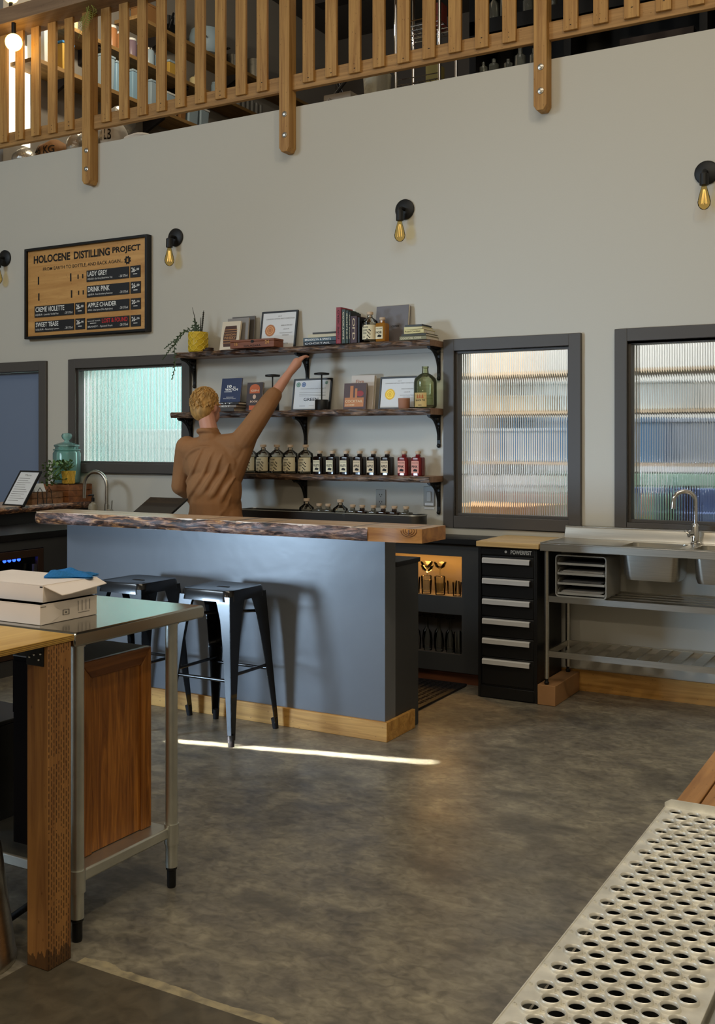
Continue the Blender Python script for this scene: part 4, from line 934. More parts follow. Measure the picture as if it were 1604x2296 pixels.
for x in (-.018, 0, .018): q.prism([(x-.008, .062), (x+.008, .062), (x+.004, .08), (x, .09), (x-.004, .08)], 'y', 0, .0002)
q.v = [(.0757*math.sin(x/.0757-.03), -.0757*math.cos(x/.0757-.03)-.0001, z_) for x, y_, z_ in q.v]; mk('label_flames', q, mat('flame_print', 'b5622c', .6), l)
# ================================================================ BACK COUNTER, NICHES, GLASSES
t = thing('back_counter', 'charcoal back counter with a black top and two lit niches full of glasses', 'counter', (-4.0, 6.05, 0))
X0, X1, YF = -5.23, -2.475, 5.955
mk('worktop', B().box(X0, 5.92, .868, X1+.03, W-.022, .905), M_black, t, world=True, bevel=.003)
NI = [(-3.62, -2.638, .182, .43), (-3.62, -2.638, .54, .79)]
mk('cabinet_face', wallgrid(B(), X0, X1, .075, .867, YF, YF+.02, NI), M_char, t, world=True)
q = B(); q.box(X0, YF+.02, .075, X0+.02, W-.023, .867); q.box(X1-.02, YF+.02, .075, X1, W-.023, .867); q.box(X0+.02, W-.04, .075, X1-.02, W-.023, .867)
for z in (.16, .52): q.box(X0+.02, YF+.02, z, X1-.02, W-.04, z+.02)
q.box(-2.638, YF+.02, .18, -2.62, W-.04, .867); q.box(-3.64, YF+.02, .18, -3.62, W-.04, .867); q.box(-3.62, YF+.02, .432, -2.638, W-.04, .5); q.box(-3.62, YF+.02, .79, -2.638, W-.04, .8)
mk('carcass', q, mat('niche_lining', '5a5148', .5), t, world=True)
mk('toe_board', B().box(X0, YF+.03, 0, X1, YF+.05, .075), wood('toe_wood', '4f2b18', '6f4026', 'x', .5), t, world=True)
area('niche_light', (-2.9, 6.05, .785), (-2.9, 6.07, .5), .7, .06, 5.5, (1, .5, .12))
def tumbler(x, y, z, r, h, lb, gr, taper=.85):
    t = one('tumbler', B().lathe([(r*taper, 0), (r, h), (r*.93, h), (r*taper*.9, .012), (0.004, .011)], 14), M_glass, lb, 'glass', (x, y, z), gr)
    return t
k = 0
for x, y, r, h in ((-2.98, 6.0, .034, .1), (-2.9, 6.0, .036, .085), (-2.805, 6.0, .037, .075), (-2.69, 6.0, .03, .085), (-2.94, 6.08, .036, .1), (-2.85, 6.09, .036, .1), (-2.76, 6.08, .034, .08), (-2.69, 6.09, .03, .08)):
    tumbler(x, y, .5402, r, h, 'glass tumbler in the amber lit upper niche', 'tumblers in the lit niche')
for x, y, z in ((-2.9, 6.01, .6262), (-2.94, 6.085, .6412), (-2.85, 6.095, .6412)):
    one('coupe_glass', B().lathe([(.03, 0), (.028, .003), (.005, .006), (.004, .045), (.03, .06), (.042, .09), (.039, .09), (.026, .062), (.002, .05)], 16), M_glass, 'stemmed coupe stacked on the tumblers in the lit niche', 'glass', (x, y, z), 'coupes in the lit niche')
for x, y in ((-2.98, 6.02), (-2.9, 6.02), (-2.82, 6.02), (-2.94, 6.085), (-2.86, 6.09), (-2.78, 6.085), (-2.745, 6.02)):
    one('flute_glass', B().lathe([(.026, 0), (.03, .06), (.024, .11), (.006, .135), (.004, .2), (.004, .208), (.03, .212), (.03, .215), (.003, .214)], 14), M_glass, 'stemmed flute standing upside down in the lower dark niche', 'glass', (x, y, .1812), 'flutes in the lower niche')
for x in (-2.69, -2.672):
    one('tumbler', B().lathe([(.026, 0), (.03, .13), (.027, .13), (.023, .012)], 14), M_glass, 'tall glass by the edge of the lower dark niche', 'glass', (x, 6.02+(x+2.69)*2.8, .1812), 'tall glasses in the lower niche')

# galvanised trough with bottles
t = thing('steel_trough', 'long low steel trough of bottles on the back counter', 'trough', (-3.6, 6.02, .9055))
def rrect(x0, x1, y0, y1, r, n=6):
    p = []
    for cx, cy, a0 in ((x1-r, y1-r, 0), (x0+r, y1-r, 90), (x0+r, y0+r, 180), (x1-r, y0+r, 270)):
        for i in range(n+1): a = R(a0+90*i/n); p.append((cx+r*math.cos(a), cy+r*math.sin(a)))
    return p
q = B(); o = rrect(-4.33, -2.935, 5.935, 6.125, .06); ii = rrect(-4.326, -2.939, 5.939, 6.121, .057); n = len(o)
q.add([(x, y, .9055) for x, y in o]+[(x, y, 1.03) for x, y in o]+[(x, y, 1.03) for x, y in ii]+[(x, y, .909) for x, y in ii],
      [(j, (j+1) % n, n+(j+1) % n, n+j) for j in range(n)]+[(n+j, n+(j+1) % n, 2*n+(j+1) % n, 2*n+j) for j in range(n)]+[(2*n+j, 2*n+(j+1) % n, 3*n+(j+1) % n, 3*n+j) for j in range(n)]+[tuple(range(n-1, -1, -1)), tuple(range(3*n, 4*n))])
mk('tub', q, mat('dull_steel', '6f6d6b', .35, 1), t, world=True)
mk('rolled_rim', B().tube([(x, y, 1.03) for x, y in o+o[:1]], .004, 6, False), M_galv, t, world=True)
TB = [(-3.815, 1, 'taller clear bottle at the person end of the trough'), (-3.715, 0, 'small bottle beside the taller clear one at the end of the trough'), (-3.645, 0, 'small bottle beside the second taller bottle, person side'), (-3.55, 1, 'taller clear bottle in the middle of the trough'), (-3.455, 0, 'small bottle just past the middle tall bottle in the trough'), (-3.383, 0, 'second small bottle past the middle tall bottle'), (-3.299, 0, 'small bottle in the trough right under the wall outlet'), (-3.226, 0, 'small bottle in the trough just past the wall outlet'), (-3.145, 0, 'last but one small bottle in the trough'), (-3.06, 0, 'last small bottle at the window end of the trough')]
for i, (x, big, lb) in enumerate(TB):
    if big: tall_bottle(lb, (x, 6.03, .915), 'bottles standing in the steel trough')
    else: small_bottle(lb, (x, 6.03, .925), mat('trough_body', 'b9b8ac', .05, trans=.85, ior=1.4) if i not in (5, 7, 8) else mat('trough_dark', '2a1c16', .1), M_paperw, 'bottles standing in the steel trough')

# ================================================================ TOOL CHEST
t = thing('tool_chest', 'tall black drawer chest with silver pulls beside the sink', 'chest', (-2.25, 5.95, 0))
cx0, cx1, cy0, cy1 = -2.436, -2.072, 5.735, 6.165
q = B(); q.box(cx0, cy0+.012, .004, cx1, cy1, .884); mk('chest_body', q, M_black, t, world=True, bevel=.004)
q = B(); q.box(cx0, cy0, .004, cx0+.018, cy0+.014, .884); q.box(cx1-.018, cy0, .004, cx1, cy0+.014, .884); q.box(cx0+.018, cy0, .84, cx1-.018, cy0+.014, .884); q.box(cx0+.018, cy0, .004, cx1-.018, cy0+.014, .07); mk('front_frame', q, M_black, t, world=True, bevel=.002)
HZ = [.805, .685, .565, .45, .335, .215]
tops = [.832, .71, .59, .475, .36, .24, .075]
for i, hz in enumerate(HZ):
    dr = mk('drawer', B().box(cx0+.022, cy0+.004, tops[i+1]+.006, cx1-.022, cy0+.02, tops[i]), M_black, t, world=True, bevel=.003)
    h = B(); h.prism([(cy0+.004, hz+.016), (cy0-.012, hz+.016), (cy0-.018, hz+.01), (cy0-.018, hz-.014), (cy0-.014, hz-.014), (cy0-.012, hz+.008), (cy0+.004, hz+.01)], 'x', cx0+.032, cx1-.042)
    mk('pull', h, M_handle, dr, world=True)
q = B(); text(q, 'POWERFIST', -2.232, .848, -2.105, .872, cy0-.0008, .03); g = [(-2.262+.008*math.cos(2*PI*k/8), .86+.008*math.sin(2*PI*k/8)) for k in range(8)]; q.prism(g, 'y', cy0-.0008, cy0-.0004)
mk('name_lettering', q, mat('grey_letter', 'c4c4c0', .4), t, world=True)
one('chest_top', B().box(-2.437, 5.705, .8865, -2.052, 6.17, .918), M_butcher, 'pale wooden top board lying on the black drawer chest', 'board', (-2.245, 5.94, .8865), world=True, bevel=.004)

# ================================================================ STAINLESS SINK BENCH
t = thing('sink_bench', 'stainless double bowl sink bench with slatted shelves below', 'sink', (-1.2, 5.95, .116))
sx0, sx1, sy0, sy1, sz = -2.042, -.30, 5.70, 6.172, .925
BW = [(-1.60, -1.285, 5.775, 6.03), (-1.215, -.90, 5.775, 6.03)]
q = B(); xs = sorted({sx0, sx1, *[b_[0] for b_ in BW], *[b_[1] for b_ in BW]}); ys = [sy0, 5.775, 6.03, sy1]
for i in range(len(xs)-1):
    for j in range(3):
        c = (xs[i]+xs[i+1])/2
        if j == 1 and any(b_[0] < c < b_[1] for b_ in BW): continue
        q.box(xs[i], ys[j], sz-.006, xs[i+1], ys[j+1], sz-.001)
q.box(sx0, sy0, sz-.044, sx1, sy0+.003, sz); q.box(sx0, sy0, sz-.044, sx0+.003, sy1, sz); q.box(sx0, sy0, sz, sx1, sy0+.008, sz+.004); q.box(sx0, sy0, sz, sx0+.008, sy1-.05, sz+.004)
mk('drainer_top', q, M_steel, t, world=True, bevel=.002)
q = B(); q.prism([(6.115, sz-.002), (6.14, sz+.055), (6.14, sz+.068), (6.172, sz+.072), (6.172, sz-.002)], 'x', sx0+.002, sx1); mk('splashback', q, M_steel, t, world=True, bevel=.002)
for x0, x1, y0, y1 in BW:
    o = rrect(x0, x1, y0, y1, .035); lo = rrect(x0+.006, x1-.006, y0+.006, y1-.006, .05); n = len(o); q = B()
    q.add([(x, y, sz-.002) for x, y in o]+[(x, y, .765) for x, y in lo]+[(x*.94+(x0+x1)/2*.06, y*.94+(y0+y1)/2*.06, .738) for x, y in lo],
          [(j, (j+1) % n, n+(j+1) % n, n+j) for j in range(n)]+[(n+j, n+(j+1) % n, 2*n+(j+1) % n, 2*n+j) for j in range(n)]+[tuple(range(3*n-1, 2*n-1, -1))])
    mk('bowl', q, M_steel, t, world=True)
for x in (-2.02, -.34):
    for y in (5.75, 6.13):
        q = B().tube([(x, y, .15), (x, y, sz-.04)], .0145, 14); mk('leg', q, M_steel, t, world=True)
        mk('foot', B().lathe([(.012, 0), (.015, .012), (.009, .018), (.009, .036)], 14, (x, y, .1165)), M_iron, t, world=True)
def slat_shelf(z, along):
    q = B(); q.box(-2.02, 5.745, z, -.33, 5.757, z+.034); q.box(-2.02, 6.12, z, -.33, 6.132, z+.034); q.box(-2.026, 5.75, z, -2.014, 6.13, z+.034)
    mk('shelf_rail', q, M_steel, t, world=True)
    if along == 'y':
        for k in range(14):
            x = -1.93+k*.118; mk('slat', B().box(x, 5.757, z+.022, x+.06, 6.12, z+.032), M_steel, t, world=True)
    else:
        for k in range(4):
            y = 5.77+k*.092; mk('slat', B().box(-2.01, y, z+.022, -.34, y+.06, z+.032), M_steel, t, world=True)
slat_shelf(.588, 'x'); slat_shelf(.275, 'y')
# wood blocks under the feet
one('wood_block', B().box(-2.068, 5.728, .001, -1.962, 6.172, .1155), M_block, 'raw square timber block under the near legs of the sink bench', 'block', (-2.02, 5.95, 0), world=True, bevel=.003)
one('wood_block', B().box(-.4, 5.728, .001, -.28, 6.172, .1155), M_block, 'raw timber block under the far legs of the sink bench', 'block', (-.34, 5.95, 0), world=True, bevel=.003)
# tap
t = thing('sink_tap', 'chrome gooseneck tap standing behind the sink bowls', 'tap', (-1.262, 6.07, sz))
mk('tap_body', B().lathe([(.027, 0), (.027, .008), (.021, .012), (.021, .1), (.017, .112), (.012, .116)], 22), M_chrome, t)
pts = [(0, 0, .1), (0, 0, .24)]+[(-.055+.055*math.cos(a), -.03*math.sin(a/2)*0-.045*(1-math.cos(a))/2, .24+.055*math.sin(a)) for a in [PI*k/12 for k in range(1, 13)]]+[(-.112, -.045, .215)]
mk('spout', B().tube(pts, .0125, 14), M_chrome, t)
mk('aerator', B().tube([(-.111, -.045, .222), (-.113, -.045, .198)], .0145, 14), M_chrome, t)
q = B(); q.tube([(-.015, -.012, .06), (-.032, -.028, .058)], .02, 16); q.tube([(-.03, -.024, .06), (-.05, -.034, .075)], .006, 8); mk('lever', q, M_chrome, t)
# letter tray
t = thing('paper_tray_unit', 'grey letter tray unit with four trays on the middle shelf of the sink bench', 'tray', (-1.82, 5.87, .622))
mp = mat('tray_grey', '8f8d86', .45); hx = .147
q = B()
o = rrect(-hx, hx, 0, .238, .02); ii = rrect(-hx+.006, hx-.006, .006, .232, .016); n = len(o)
q.add([(x, -.125, z) for x, z in o]+[(x, .15, z) for x, z in o]+[(x, -.125, z) for x, z in ii]+[(x, .15, z) for x, z in ii],
      [(j, (j+1) % n, n+(j+1) % n, n+j) for j in range(n)]+[(2*n+j, 3*n+j, 3*n+(j+1) % n, 2*n+(j+1) % n) for j in range(n)]+[(j, 2*n+j, 2*n+(j+1) % n, (j+1) % n) for j in range(n)]+[tuple(range(2*n-1, n-1, -1))])
mk('casing', q, mp, t)
for k in range(4):
    z = .014+k*.056; q = B(); q.box(-hx+.012, -.12, z, hx-.012, .14, z+.003); q.box(-hx+.012, -.123, z, hx-.012, -.119, z+.012)
    for s_ in (-1, 1): q.prism([(-.12, z), (.14, z), (.14, z+.036), (-.08, z+.036), (-.12, z+.012)], 'x', s_*(hx-.012)-.0015, s_*(hx-.012)+.0015)
    tr = mk('tray', q, mp, t)
    q = B()
    for j in range(4 if k < 3 else 2): q.box(-hx+.02+random.uniform(0, .02), -.115+.004*j, z+.004+j*.005, hx-.02-random.uniform(0, .02), .12, z+.0075+j*.005)
    mk('papers', q, mat('tray_papers%d' % (k % 2), '4a4846' if k % 2 else '8d8880', .7), tr)

# ================================================================ BAR
t = thing('bar_counter', 'grey painted bar with a pine baseboard', 'bar', (-3.55, 4.8, 0))
bx0, bx1 = -4.65, -2.478
mk('front_panel', B().box(bx0, 4.652, .0, bx1, 4.765, 1.019), M_bar, t, world=True, bevel=.002)
mk('inner_counter', B().box(bx0, 4.766, .0, bx1-.001, 5.03, .86), M_char, t, world=True, bevel=.002)
mk('inner_worktop', B().box(bx0, 4.766, .861, bx1+.004, 5.045, .885), M_black, t, world=True, bevel=.002)
q = B(); q.box(bx0, 4.632, .0, bx1+.02, 4.651, .098); q.box(bx1+.001, 4.652, 0, bx1+.02, 4.95, .098); mk('baseboard', q, M_pine, t, world=True, bevel=.002)
# slab
t = thing('bar_slab', 'thick live edge wooden slab on top of the grey bar', 'bar top', (-3.4, 4.6, 1.02))
rnd = random.Random(4); n = 110; x0, x1 = -4.735, -2.175; z0, z1 = 1.0205, 1.088
xs = [x0+(x1-x0)*i/n for i in range(n+1)]
def sfy(x):
    e = (x-x0)/.16
    f = 4.43+.012*math.sin(x*3.1+1)+.008*math.sin(x*8.3)+.004*math.sin(x*23)
    if e < 1: f += .1*(1-math.sqrt(max(0, 1-(1-e)**2)))
    return f
def sby(x): return 4.705+.008*math.sin(x*2.3)
q = B()
for i in range(n):
    a, b_ = xs[i], xs[i+1]
    q.hexa([(a, sfy(a)+.014, z0), (b_, sfy(b_)+.014, z0), (b_, sby(b_), z0), (a, sby(a), z0)], [(a, sfy(a)+.010, z1), (b_, sfy(b_)+.010, z1), (b_, sby(b_), z1), (a, sby(a), z1)])
mk('slab', q, M_slab, t, world=True)
eb = B(); m = 8; cut = 98
for i in range(cut+1):
    for j in range(m+1):
        u = j/m; bl = .012*math.sin(PI*u)+.003*math.sin(xs[i]*17+u*3)+rnd.uniform(-.0015, .0015)
        if j in (0, m): bl *= .35
        eb.v.append((xs[i], sfy(xs[i])+.012-bl, z0+(z1-z0)*u+.0006))
for i in range(cut):
    for j in range(m): a = i*(m+1)+j; eb.f.append((a, a+m+1, a+m+2, a+1))
mk('bark_edge', eb, M_bark, t, world=True)
q = B()
for i in range(cut, n):
    a, b_ = xs[i], xs[i+1]; q.add([(a, sfy(a)+.008, z0), (b_, sfy(b_)+.008, z0), (b_, sfy(b_)+.008, z1), (a, sfy(a)+.008, z1)], [(0, 1, 2, 3)])
q.add([(x1+.001, sfy(x1)+.008, z0), (x1+.001, sby(x1), z0), (x1+.001, sby(x1), z1), (x1+.001, sfy(x1)+.008, z1)], [(0, 1, 2, 3)])
mk('clean_edge', q, M_slabend, t, world=True)
q = B()
for rr in (.012, .02, .028):
    o = [(-2.24+1.4*rr*math.cos(PI*2*k/20), max(z0+.002, min(z1-.001, z1-.01+rr*math.sin(PI*2*k/20)))) for k in range(20)]
    for k in range(20):
        if o[k][1] < z1-.002 and o[k][1] > z0+.003:
            y = sfy(o[k][0])+.0068; q.tube([(o[k][0], y, o[k][1]), (o[(k+1) % 20][0], y, o[(k+1) % 20][1])], .0012, 5)
q.box(-2.241, sfy(-2.24)+.006, z1-.03, -2.237, sfy(-2.24)+.008, z1-.004)
mk('knot_rings', q, mat('knot_brown', '5d3415', .5), t, world=True)
# payment tablet on the inner counter
t = thing('tablet_terminal', 'black tablet on a slanted stand behind the bar slab', 'tablet', (-4.26, 5.0, .8855))
mk('stand', B().prism([(-.06, 0), (.08, 0), (.06, .2), (.03, .2)], 'x', -.04, .04), M_black, t)
q = B(); q.box(-.15, -.008, 0, .15, .006, .2); q.xf(Matrix.Translation((0, -.045, .165)) @ Matrix.Rotation(R(-62), 4, 'X')); mk('tablet', q, M_bsteel, t, bevel=.003)

# rubber mat behind the bar
q = B(); mx0, my0, px, py = -3.42, 5.08, .042, .034
for i in range(19):
    for j in range(25):
        a, c = mx0+i*px, my0+j*py; hx_, hy_ = px*.33, py*.30; cx, cy = a+px/2, c+py/2
        if (i+j) % 2: hx_, hy_ = px*.26, py*.36
        z = .013; o = [(a, c), (a+px, c), (a+px, c+py), (a, c+py)]; n_ = [(cx-hx_, cy-hy_), (cx+hx_, cy-hy_), (cx+hx_, cy+hy_), (cx-hx_, cy+hy_)]
        q.add([(x, y, z) for x, y in o]+[(x, y, z) for x, y in n_]+[(x, y, .001) for x, y in n_], [(k, (k+1) % 4, 4+(k+1) % 4, 4+k) for k in range(4)]+[(4+k, 4+(k+1) % 4, 8+(k+1) % 4, 8+k) for k in range(4)])
ex, ey = mx0+19*px, my0+25*py
for r_ in ((mx0-.02, my0-.02, ex+.02, my0), (mx0-.02, ey, ex+.02, ey+.02), (mx0-.02, my0, mx0, ey), (ex, my0, ex+.025, ey)): q.box(r_[0], r_[1], .001, r_[2], r_[3], .014)
one('floor_mat', q, M_rubber, 'black rubber mat with holes on the floor behind the bar', 'mat', (-3.0, 5.5, 0), world=True, smooth=False)

# ================================================================ STOOLS
def stool(x, y, label):
    t = thing('bar_stool', label, 'stool', (x, y, 0))
    hs, hf, zt = .158, .205, .755
    q = B(); o = rrect(-hs, hs, -hs, hs, .045, 5); n = len(o); o2 = rrect(-hs+.006, hs-.006, -hs+.006, hs-.006, .042, 5); lo = rrect(-hs-.004, hs+.004, -hs-.004, hs+.004, .045, 5)
    q.add([(a, b_, zt-.055) for a, b_ in lo]+[(a, b_, zt-.01) for a, b_ in o]+[(a, b_, zt) for a, b_ in o2]+[(a*.9, b_*.9, zt-.004) for a, b_ in o2], [(k*n+j, k*n+(j+1) % n, (k+1)*n+(j+1) % n, (k+1)*n+j) for k in range(3) for j in range(n)]+[tuple(range(3*n, 4*n))])
    s = mk('seat', q, M_bsteel, t)
    mk('hand_slot', B().box(-.036, -.01, zt-.0038, .036, .01, zt-.0028), M_ink, s)
    for sx in (-1, 1):
        for sy in (-1, 1):
            def P(u, ox, oy):   # u=0 top, 1 foot ; ox,oy inward offsets
                e = hs+(hf-hs)*u; return (sx*(e-ox), sy*(e-oy), zt-.03+(.03-zt+.03)*u)
            q = B(); N_ = 6
            for ax in (0, 1):
                a_, b_ = [], []
                for k in range(N_+1):
                    u = k/N_; wd = (.035*(1-u)+.024 if ax == 0 else .075*(1-u)**1.1+.03)+(.03*(1-u)**8)
                    a_.append((u, wd))
                for k in range(N_):
                    u0, w0 = a_[k]; u1, w1 = a_[k+1]
                    if ax == 0: A0, A1, B0, B1 = P(u0, 0, 0), P(u0, w0, 0), P(u1, 0, 0), P(u1, w1, 0); dn = Vector((0, -sy*.004, 0))
                    else: A0, A1, B0, B1 = P(u0, 0, 0), P(u0, 0, w0), P(u1, 0, 0), P(u1, 0, w1); dn = Vector((-sx*.004, 0, 0))
                    vs = [Vector(v) for v in (A0, A1, B1, B0)]; q.add(vs+[v+dn for v in vs], [(0, 1, 2, 3), (7, 6, 5, 4), (1, 5, 6, 2), (0, 3, 7, 4), (3, 2, 6, 7), (0, 4, 5, 1)])
            lg = mk('leg', q, M_bsteel, t)
            e = hf-.012; mk('foot_cap', B().tube([(sx*(e+.002), sy*(e+.002), .0), (sx*(e-.003), sy*(e-.003), .055)], [.016, .019], 10), M_rubber, lg)
    for sx, sy in ((0, -1), (0, 1), (-1, 0), (1, 0)):
        z = .315; e = hs+(hf-hs)*(1-(z-.03)/(zt-.06))-.012
        p = [(-e, sy*e, z), (e, sy*e, z)] if sy else [(sx*e, -e, z+.025), (sx*e, e, z+.025)]
        mk('foot_rail', B().tube(p, .0085, 10), M_bsteel, t)
    z = .62; e = hs+(hf-hs)*(1-(z-.03)/(zt-.06))-.02
    mk('brace', B().tube([(-e, -e, z), (e, e, z)], .008, 8), M_bsteel, t); mk('brace', B().tube([(-e, e, z+.01), (e, -e, z+.01)], .008, 8), M_bsteel, t)
    return t
stool(-3.284, 4.385, 'black metal bar stool in front of the bar, fully in view beside the table leg')
stool(-3.845, 4.375, 'black metal bar stool farther along the bar, partly behind the steel table')

# ================================================================ SIDE COUNTER AT THE DOOR
t = thing('side_counter', 'black side counter with a bronze framed glass door cooler', 'counter', (-5.6, 5.0, 0))
ox = -5.25
q = wallgrid(B(), 3.6, 6.17, .0, .862, -.02, 0, [(4.2, 5.04, .1, .80)]); q.v = [(ox-y-.02, x, z) for x, y, z in q.v]; mk('cabinet_face', q, M_char, t, world=True)
mk('cabinet_end', B().box(-5.85, 3.6, 0, ox-.021, 3.62, .862), M_char, t, world=True)
mk('worktop', B().box(-5.86, 3.58, .863, ox+.015, 6.17, .905), M_black, t, world=True, bevel=.002)
mk('knee_wall', B().box(-6.02, 3.58, .0, -5.93, 6.19, .984), mat('black_panel', '232425', .5), t, world=True)
q = wallgrid(B(), 4.21, 5.035, .105, .795, -.03, 0, [(4.26, 4.985, .155, .745)]); q.v = [(ox-y-.022, x, z) for x, y, z in q.v]; fr = mk('cooler_door', q, mat('bronze_frame', '4c3a30', .35, .5), t, world=True, bevel=.003)
mk('cooler_glass', B().box(ox-.018, 4.26, .155, ox-.014, 4.985, .745), M_glass, fr, world=True)
mk('cooler_handle', B().box(ox+.01, 4.93, .2, ox+.03, 4.955, .7), M_steel, fr, world=True)
mk('cooler_lining', B().box(-5.80, 4.15, .08, -5.78, 5.05, .82), mat('cooler_dark', '14100e', .5), t, world=True)
for k in range(4):
    mk('led', B().ball((ox-.10, 4.80+.04*k, .725), .012, 10, 8), mat('blue_led', '2b55ff', .4, es=6, ecol='2448ff'), t, world=True)
mk('cooler_rack', B().box(-5.77, 4.2, .5, -5.4, 5.03, .51), M_steel, t, world=True)
one('chrome_canister', B().lathe([(.05, 0), (.06, .01), (.06, .1), (.035, .13), (.035, .15)], 18), M_chrome, 'chrome canister inside the glass door cooler', 'canister', (-5.5, 4.73, .511))
# raised slab of the side counter
t = thing('side_slab', 'live edge slab with a dark edge on the side counter by the door', 'counter top', (-6.1, 5.3, .985))
n = 60; y0, y1 = 3.6, 6.18; ysl = [y0+(y1-y0)*i/n for i in range(n+1)]
def sx_(y): return -5.872+.01*math.sin(y*4)+.006*math.sin(y*11)
q = B()
for i in range(n):
    a, b_ = ysl[i], ysl[i+1]; q.hexa([(-6.42, a, .985), (sx_(a)-.01, a, .985), (sx_(b_)-.01, b_, .985), (-6.42, b_, .985)], [(-6.42, a, 1.032), (sx_(a)-.01, a, 1.032), (sx_(b_)-.01, b_, 1.032), (-6.42, b_, 1.032)])
mk('slab', q, M_slab, t, world=True)
eb = B(); m = 6
for i in range(n+1):
    for j in range(m+1): u = j/m; eb.v.append((sx_(ysl[i])-.01+.012*math.sin(PI*u)+rnd.uniform(-.002, .002), ysl[i], .984+.0485*u))
for i in range(n):
    for j in range(m): a = i*(m+1)+j; eb.f.append((a, a+m+1, a+m+2, a+1))
mk('bark_edge', eb, M_bark, t, world=True)
ZS = 1.0325
# menu in a black frame
t = thing('framed_menu', 'black framed menu sheet leaning on the side counter by the door', 'menu', (-6.09, 5.44, ZS), (R(-33), 0, R(-4)))
mk('frame', frame_bm(0, .235, 0, .30, .012, 0, .016), M_black, t); mk('sheet', B().box(.012, .005, .012, .223, .012, .288), M_paper, t)
q = B(); text(q, 'Menu', .08, .255, .15, .272, .0045)
for k in range(11): q.box(.03, .0046, .235-.019*k, .03+random.uniform(.1, .17), .0048, .238-.019*k)
mk('print', q, M_grey_ink, t)
# crates
CR = wood('crate_wood', '5f4026', '94683f', 'x', .6, 20, 1.4, False); CR2 = wood('crate_wood_red', '6b3d1e', '9c6234', 'x', .6, 20, 1.4, False)
def crate2(label, x0, x1, y0, y1, z0, h, m, slats, hand=True):
    t = thing('wooden_crate', label, 'crate', ((x0+x1)/2, (y0+y1)/2, z0)); hx, hy = (x1-x0)/2, (y1-y0)/2
    for k in range(slats):
        a = h*k/slats; b_ = h*(k+1)/slats-.004; q = B()
        q.box(-hx, -hy, a, hx, -hy+.008, b_); q.box(-hx, hy-.008, a, hx, hy, b_); q.box(-hx, -hy+.008, a, -hx+.008, hy-.008, b_); q.box(hx-.008, -hy+.008, a, hx, hy-.008, b_)
        mk('slat', q, m, t, bevel=.001)
    q = B()
    for sx in (-1, 1):
        for sy in (-1, 1): q.box(sx*(hx-.008), sy*(hy-.008), 0, sx*(hx-.026), sy*(hy-.026), h*.98)
    mk('corner_post', q, m, t); mk('bottom', B().box(-hx+.008, -hy+.008, .002, hx-.008, hy-.008, .01), m, t)
    if hand:
        q = B(); q.prism([(.035*math.cos(a)+(.03 if math.cos(a) > 0 else -.03)-.06 if False else .018*math.cos(a)+(.022 if math.cos(a) > 0 else -.022)-hx*.35, h*.38+.012*math.sin(a)) for a in [2*PI*k/20 for k in range(20)]], 'y', -hy-.0008, -hy+.0005)
        q2 = B(); q2.v = q.v; q2.f = q.f; mk('hand_hole', q2, M_ink, t)
    return t
crate2('small wooden crate with a hand hole at the front of the side counter', -6.09, -5.93, 5.58, 5.895, ZS, .09, CR, 2)
crate2('reddish wooden crate carrying the big teal jar', -6.19, -5.895, 5.912, 6.165, ZS, .14, CR2, 3, False)
t = thing('drink_dispenser', 'big teal glass jar with a knobbed lid standing on the reddish crate', 'jar', (-6.085, 6.085, ZS+.1408))
mk('jar', B().lathe([(.095, 0), (.105, .008), (.107, .03), (.107, .235), (.098, .25), (.09, .256), (.09, .285), (.086, .285), (.086, .256), (.1, .235), (.1, .03), (.08, .012)], 32, cap=False), M_tglass, t)
mk('water', B().lathe([(.097, .014), (.099, .03), (.099, .19), (.09, .1905)], 28), thin('teal_water', 'd2f0ec', diff=.4, dcol='aeeeea'), t)  # diffuse teal in the water paints in refracted window light too
mk('jar_lid', B().lathe([(.096, .286), (.1, .292), (.096, .302), (.05, .318), (.022, .325), (.018, .335), (.036, .352), (.042, .37), (.036, .388), (.015, .394)], 28), M_tglass, t)
mk('lid_ring', B().tube([(.1*math.cos(2*PI*k/28), .1*math.sin(2*PI*k/28), .262) for k in range(29)], .006, 8, False), M_tglass, t)
t = thing('gold_planter', 'small gold patterned pot with a bushy green plant on the side counter', 'plant', (-5.953, 5.972, ZS+.1408))
mk('pot', B().lathe([(.042, 0), (.047, .004), (.052, .1), (.047, .1), (.044, .05)], 24), M_gold, t)
q = B()
for k in range(8):
    a = 2*PI*k/8
    for s_ in (-1, 1): q.tube([((.0475+.005*u)*math.cos(a+s_*.39*(1-abs(2*u-1))), (.0475+.005*u)*math.sin(a+s_*.39*(1-abs(2*u-1))), .004+.094*u) for u in [i/10 for i in range(11)]], .0018, 5)
mk('raised_pattern', q, mat('gold_relief', 'e6c25a', .25, .6), t)
q = B(); rnd = random.Random(5)
for k in range(260):
    if k < 80: c = Vector((rnd.uniform(-.045, .045), rnd.uniform(-.05, .02), rnd.uniform(.1, .17)))
    else:
        c = Vector((rnd.uniform(-.1, .02), rnd.uniform(-.20, -.035), rnd.uniform(-.02, .17)))
        if c.y > -.11: c.z = max(c.z, .03)
    d_ = Vector((rnd.uniform(-1, 1), rnd.uniform(-1, .4), rnd.uniform(.1, 1))).normalized(); n_ = d_.cross(Vector((0, 0, 1))).normalized(); L_ = rnd.uniform(.024, .042)
    q.add([c, c+d_*L_*.5+n_*L_*.36, c+d_*L_, c+d_*L_*.5-n_*L_*.36+Vector((0, 0, .003))], [(0, 1, 2, 3)])
for k in range(14):
    a = rnd.uniform(0, 6.28); q.tube([(0, 0, .08), (-.02+.02*math.cos(a), -.05+.02*math.sin(a), .15), (-.04+.04*math.cos(a), -.13+.04*math.sin(a), .07)], .0016, 5)
mk('foliage', q, M_leaf2, t)
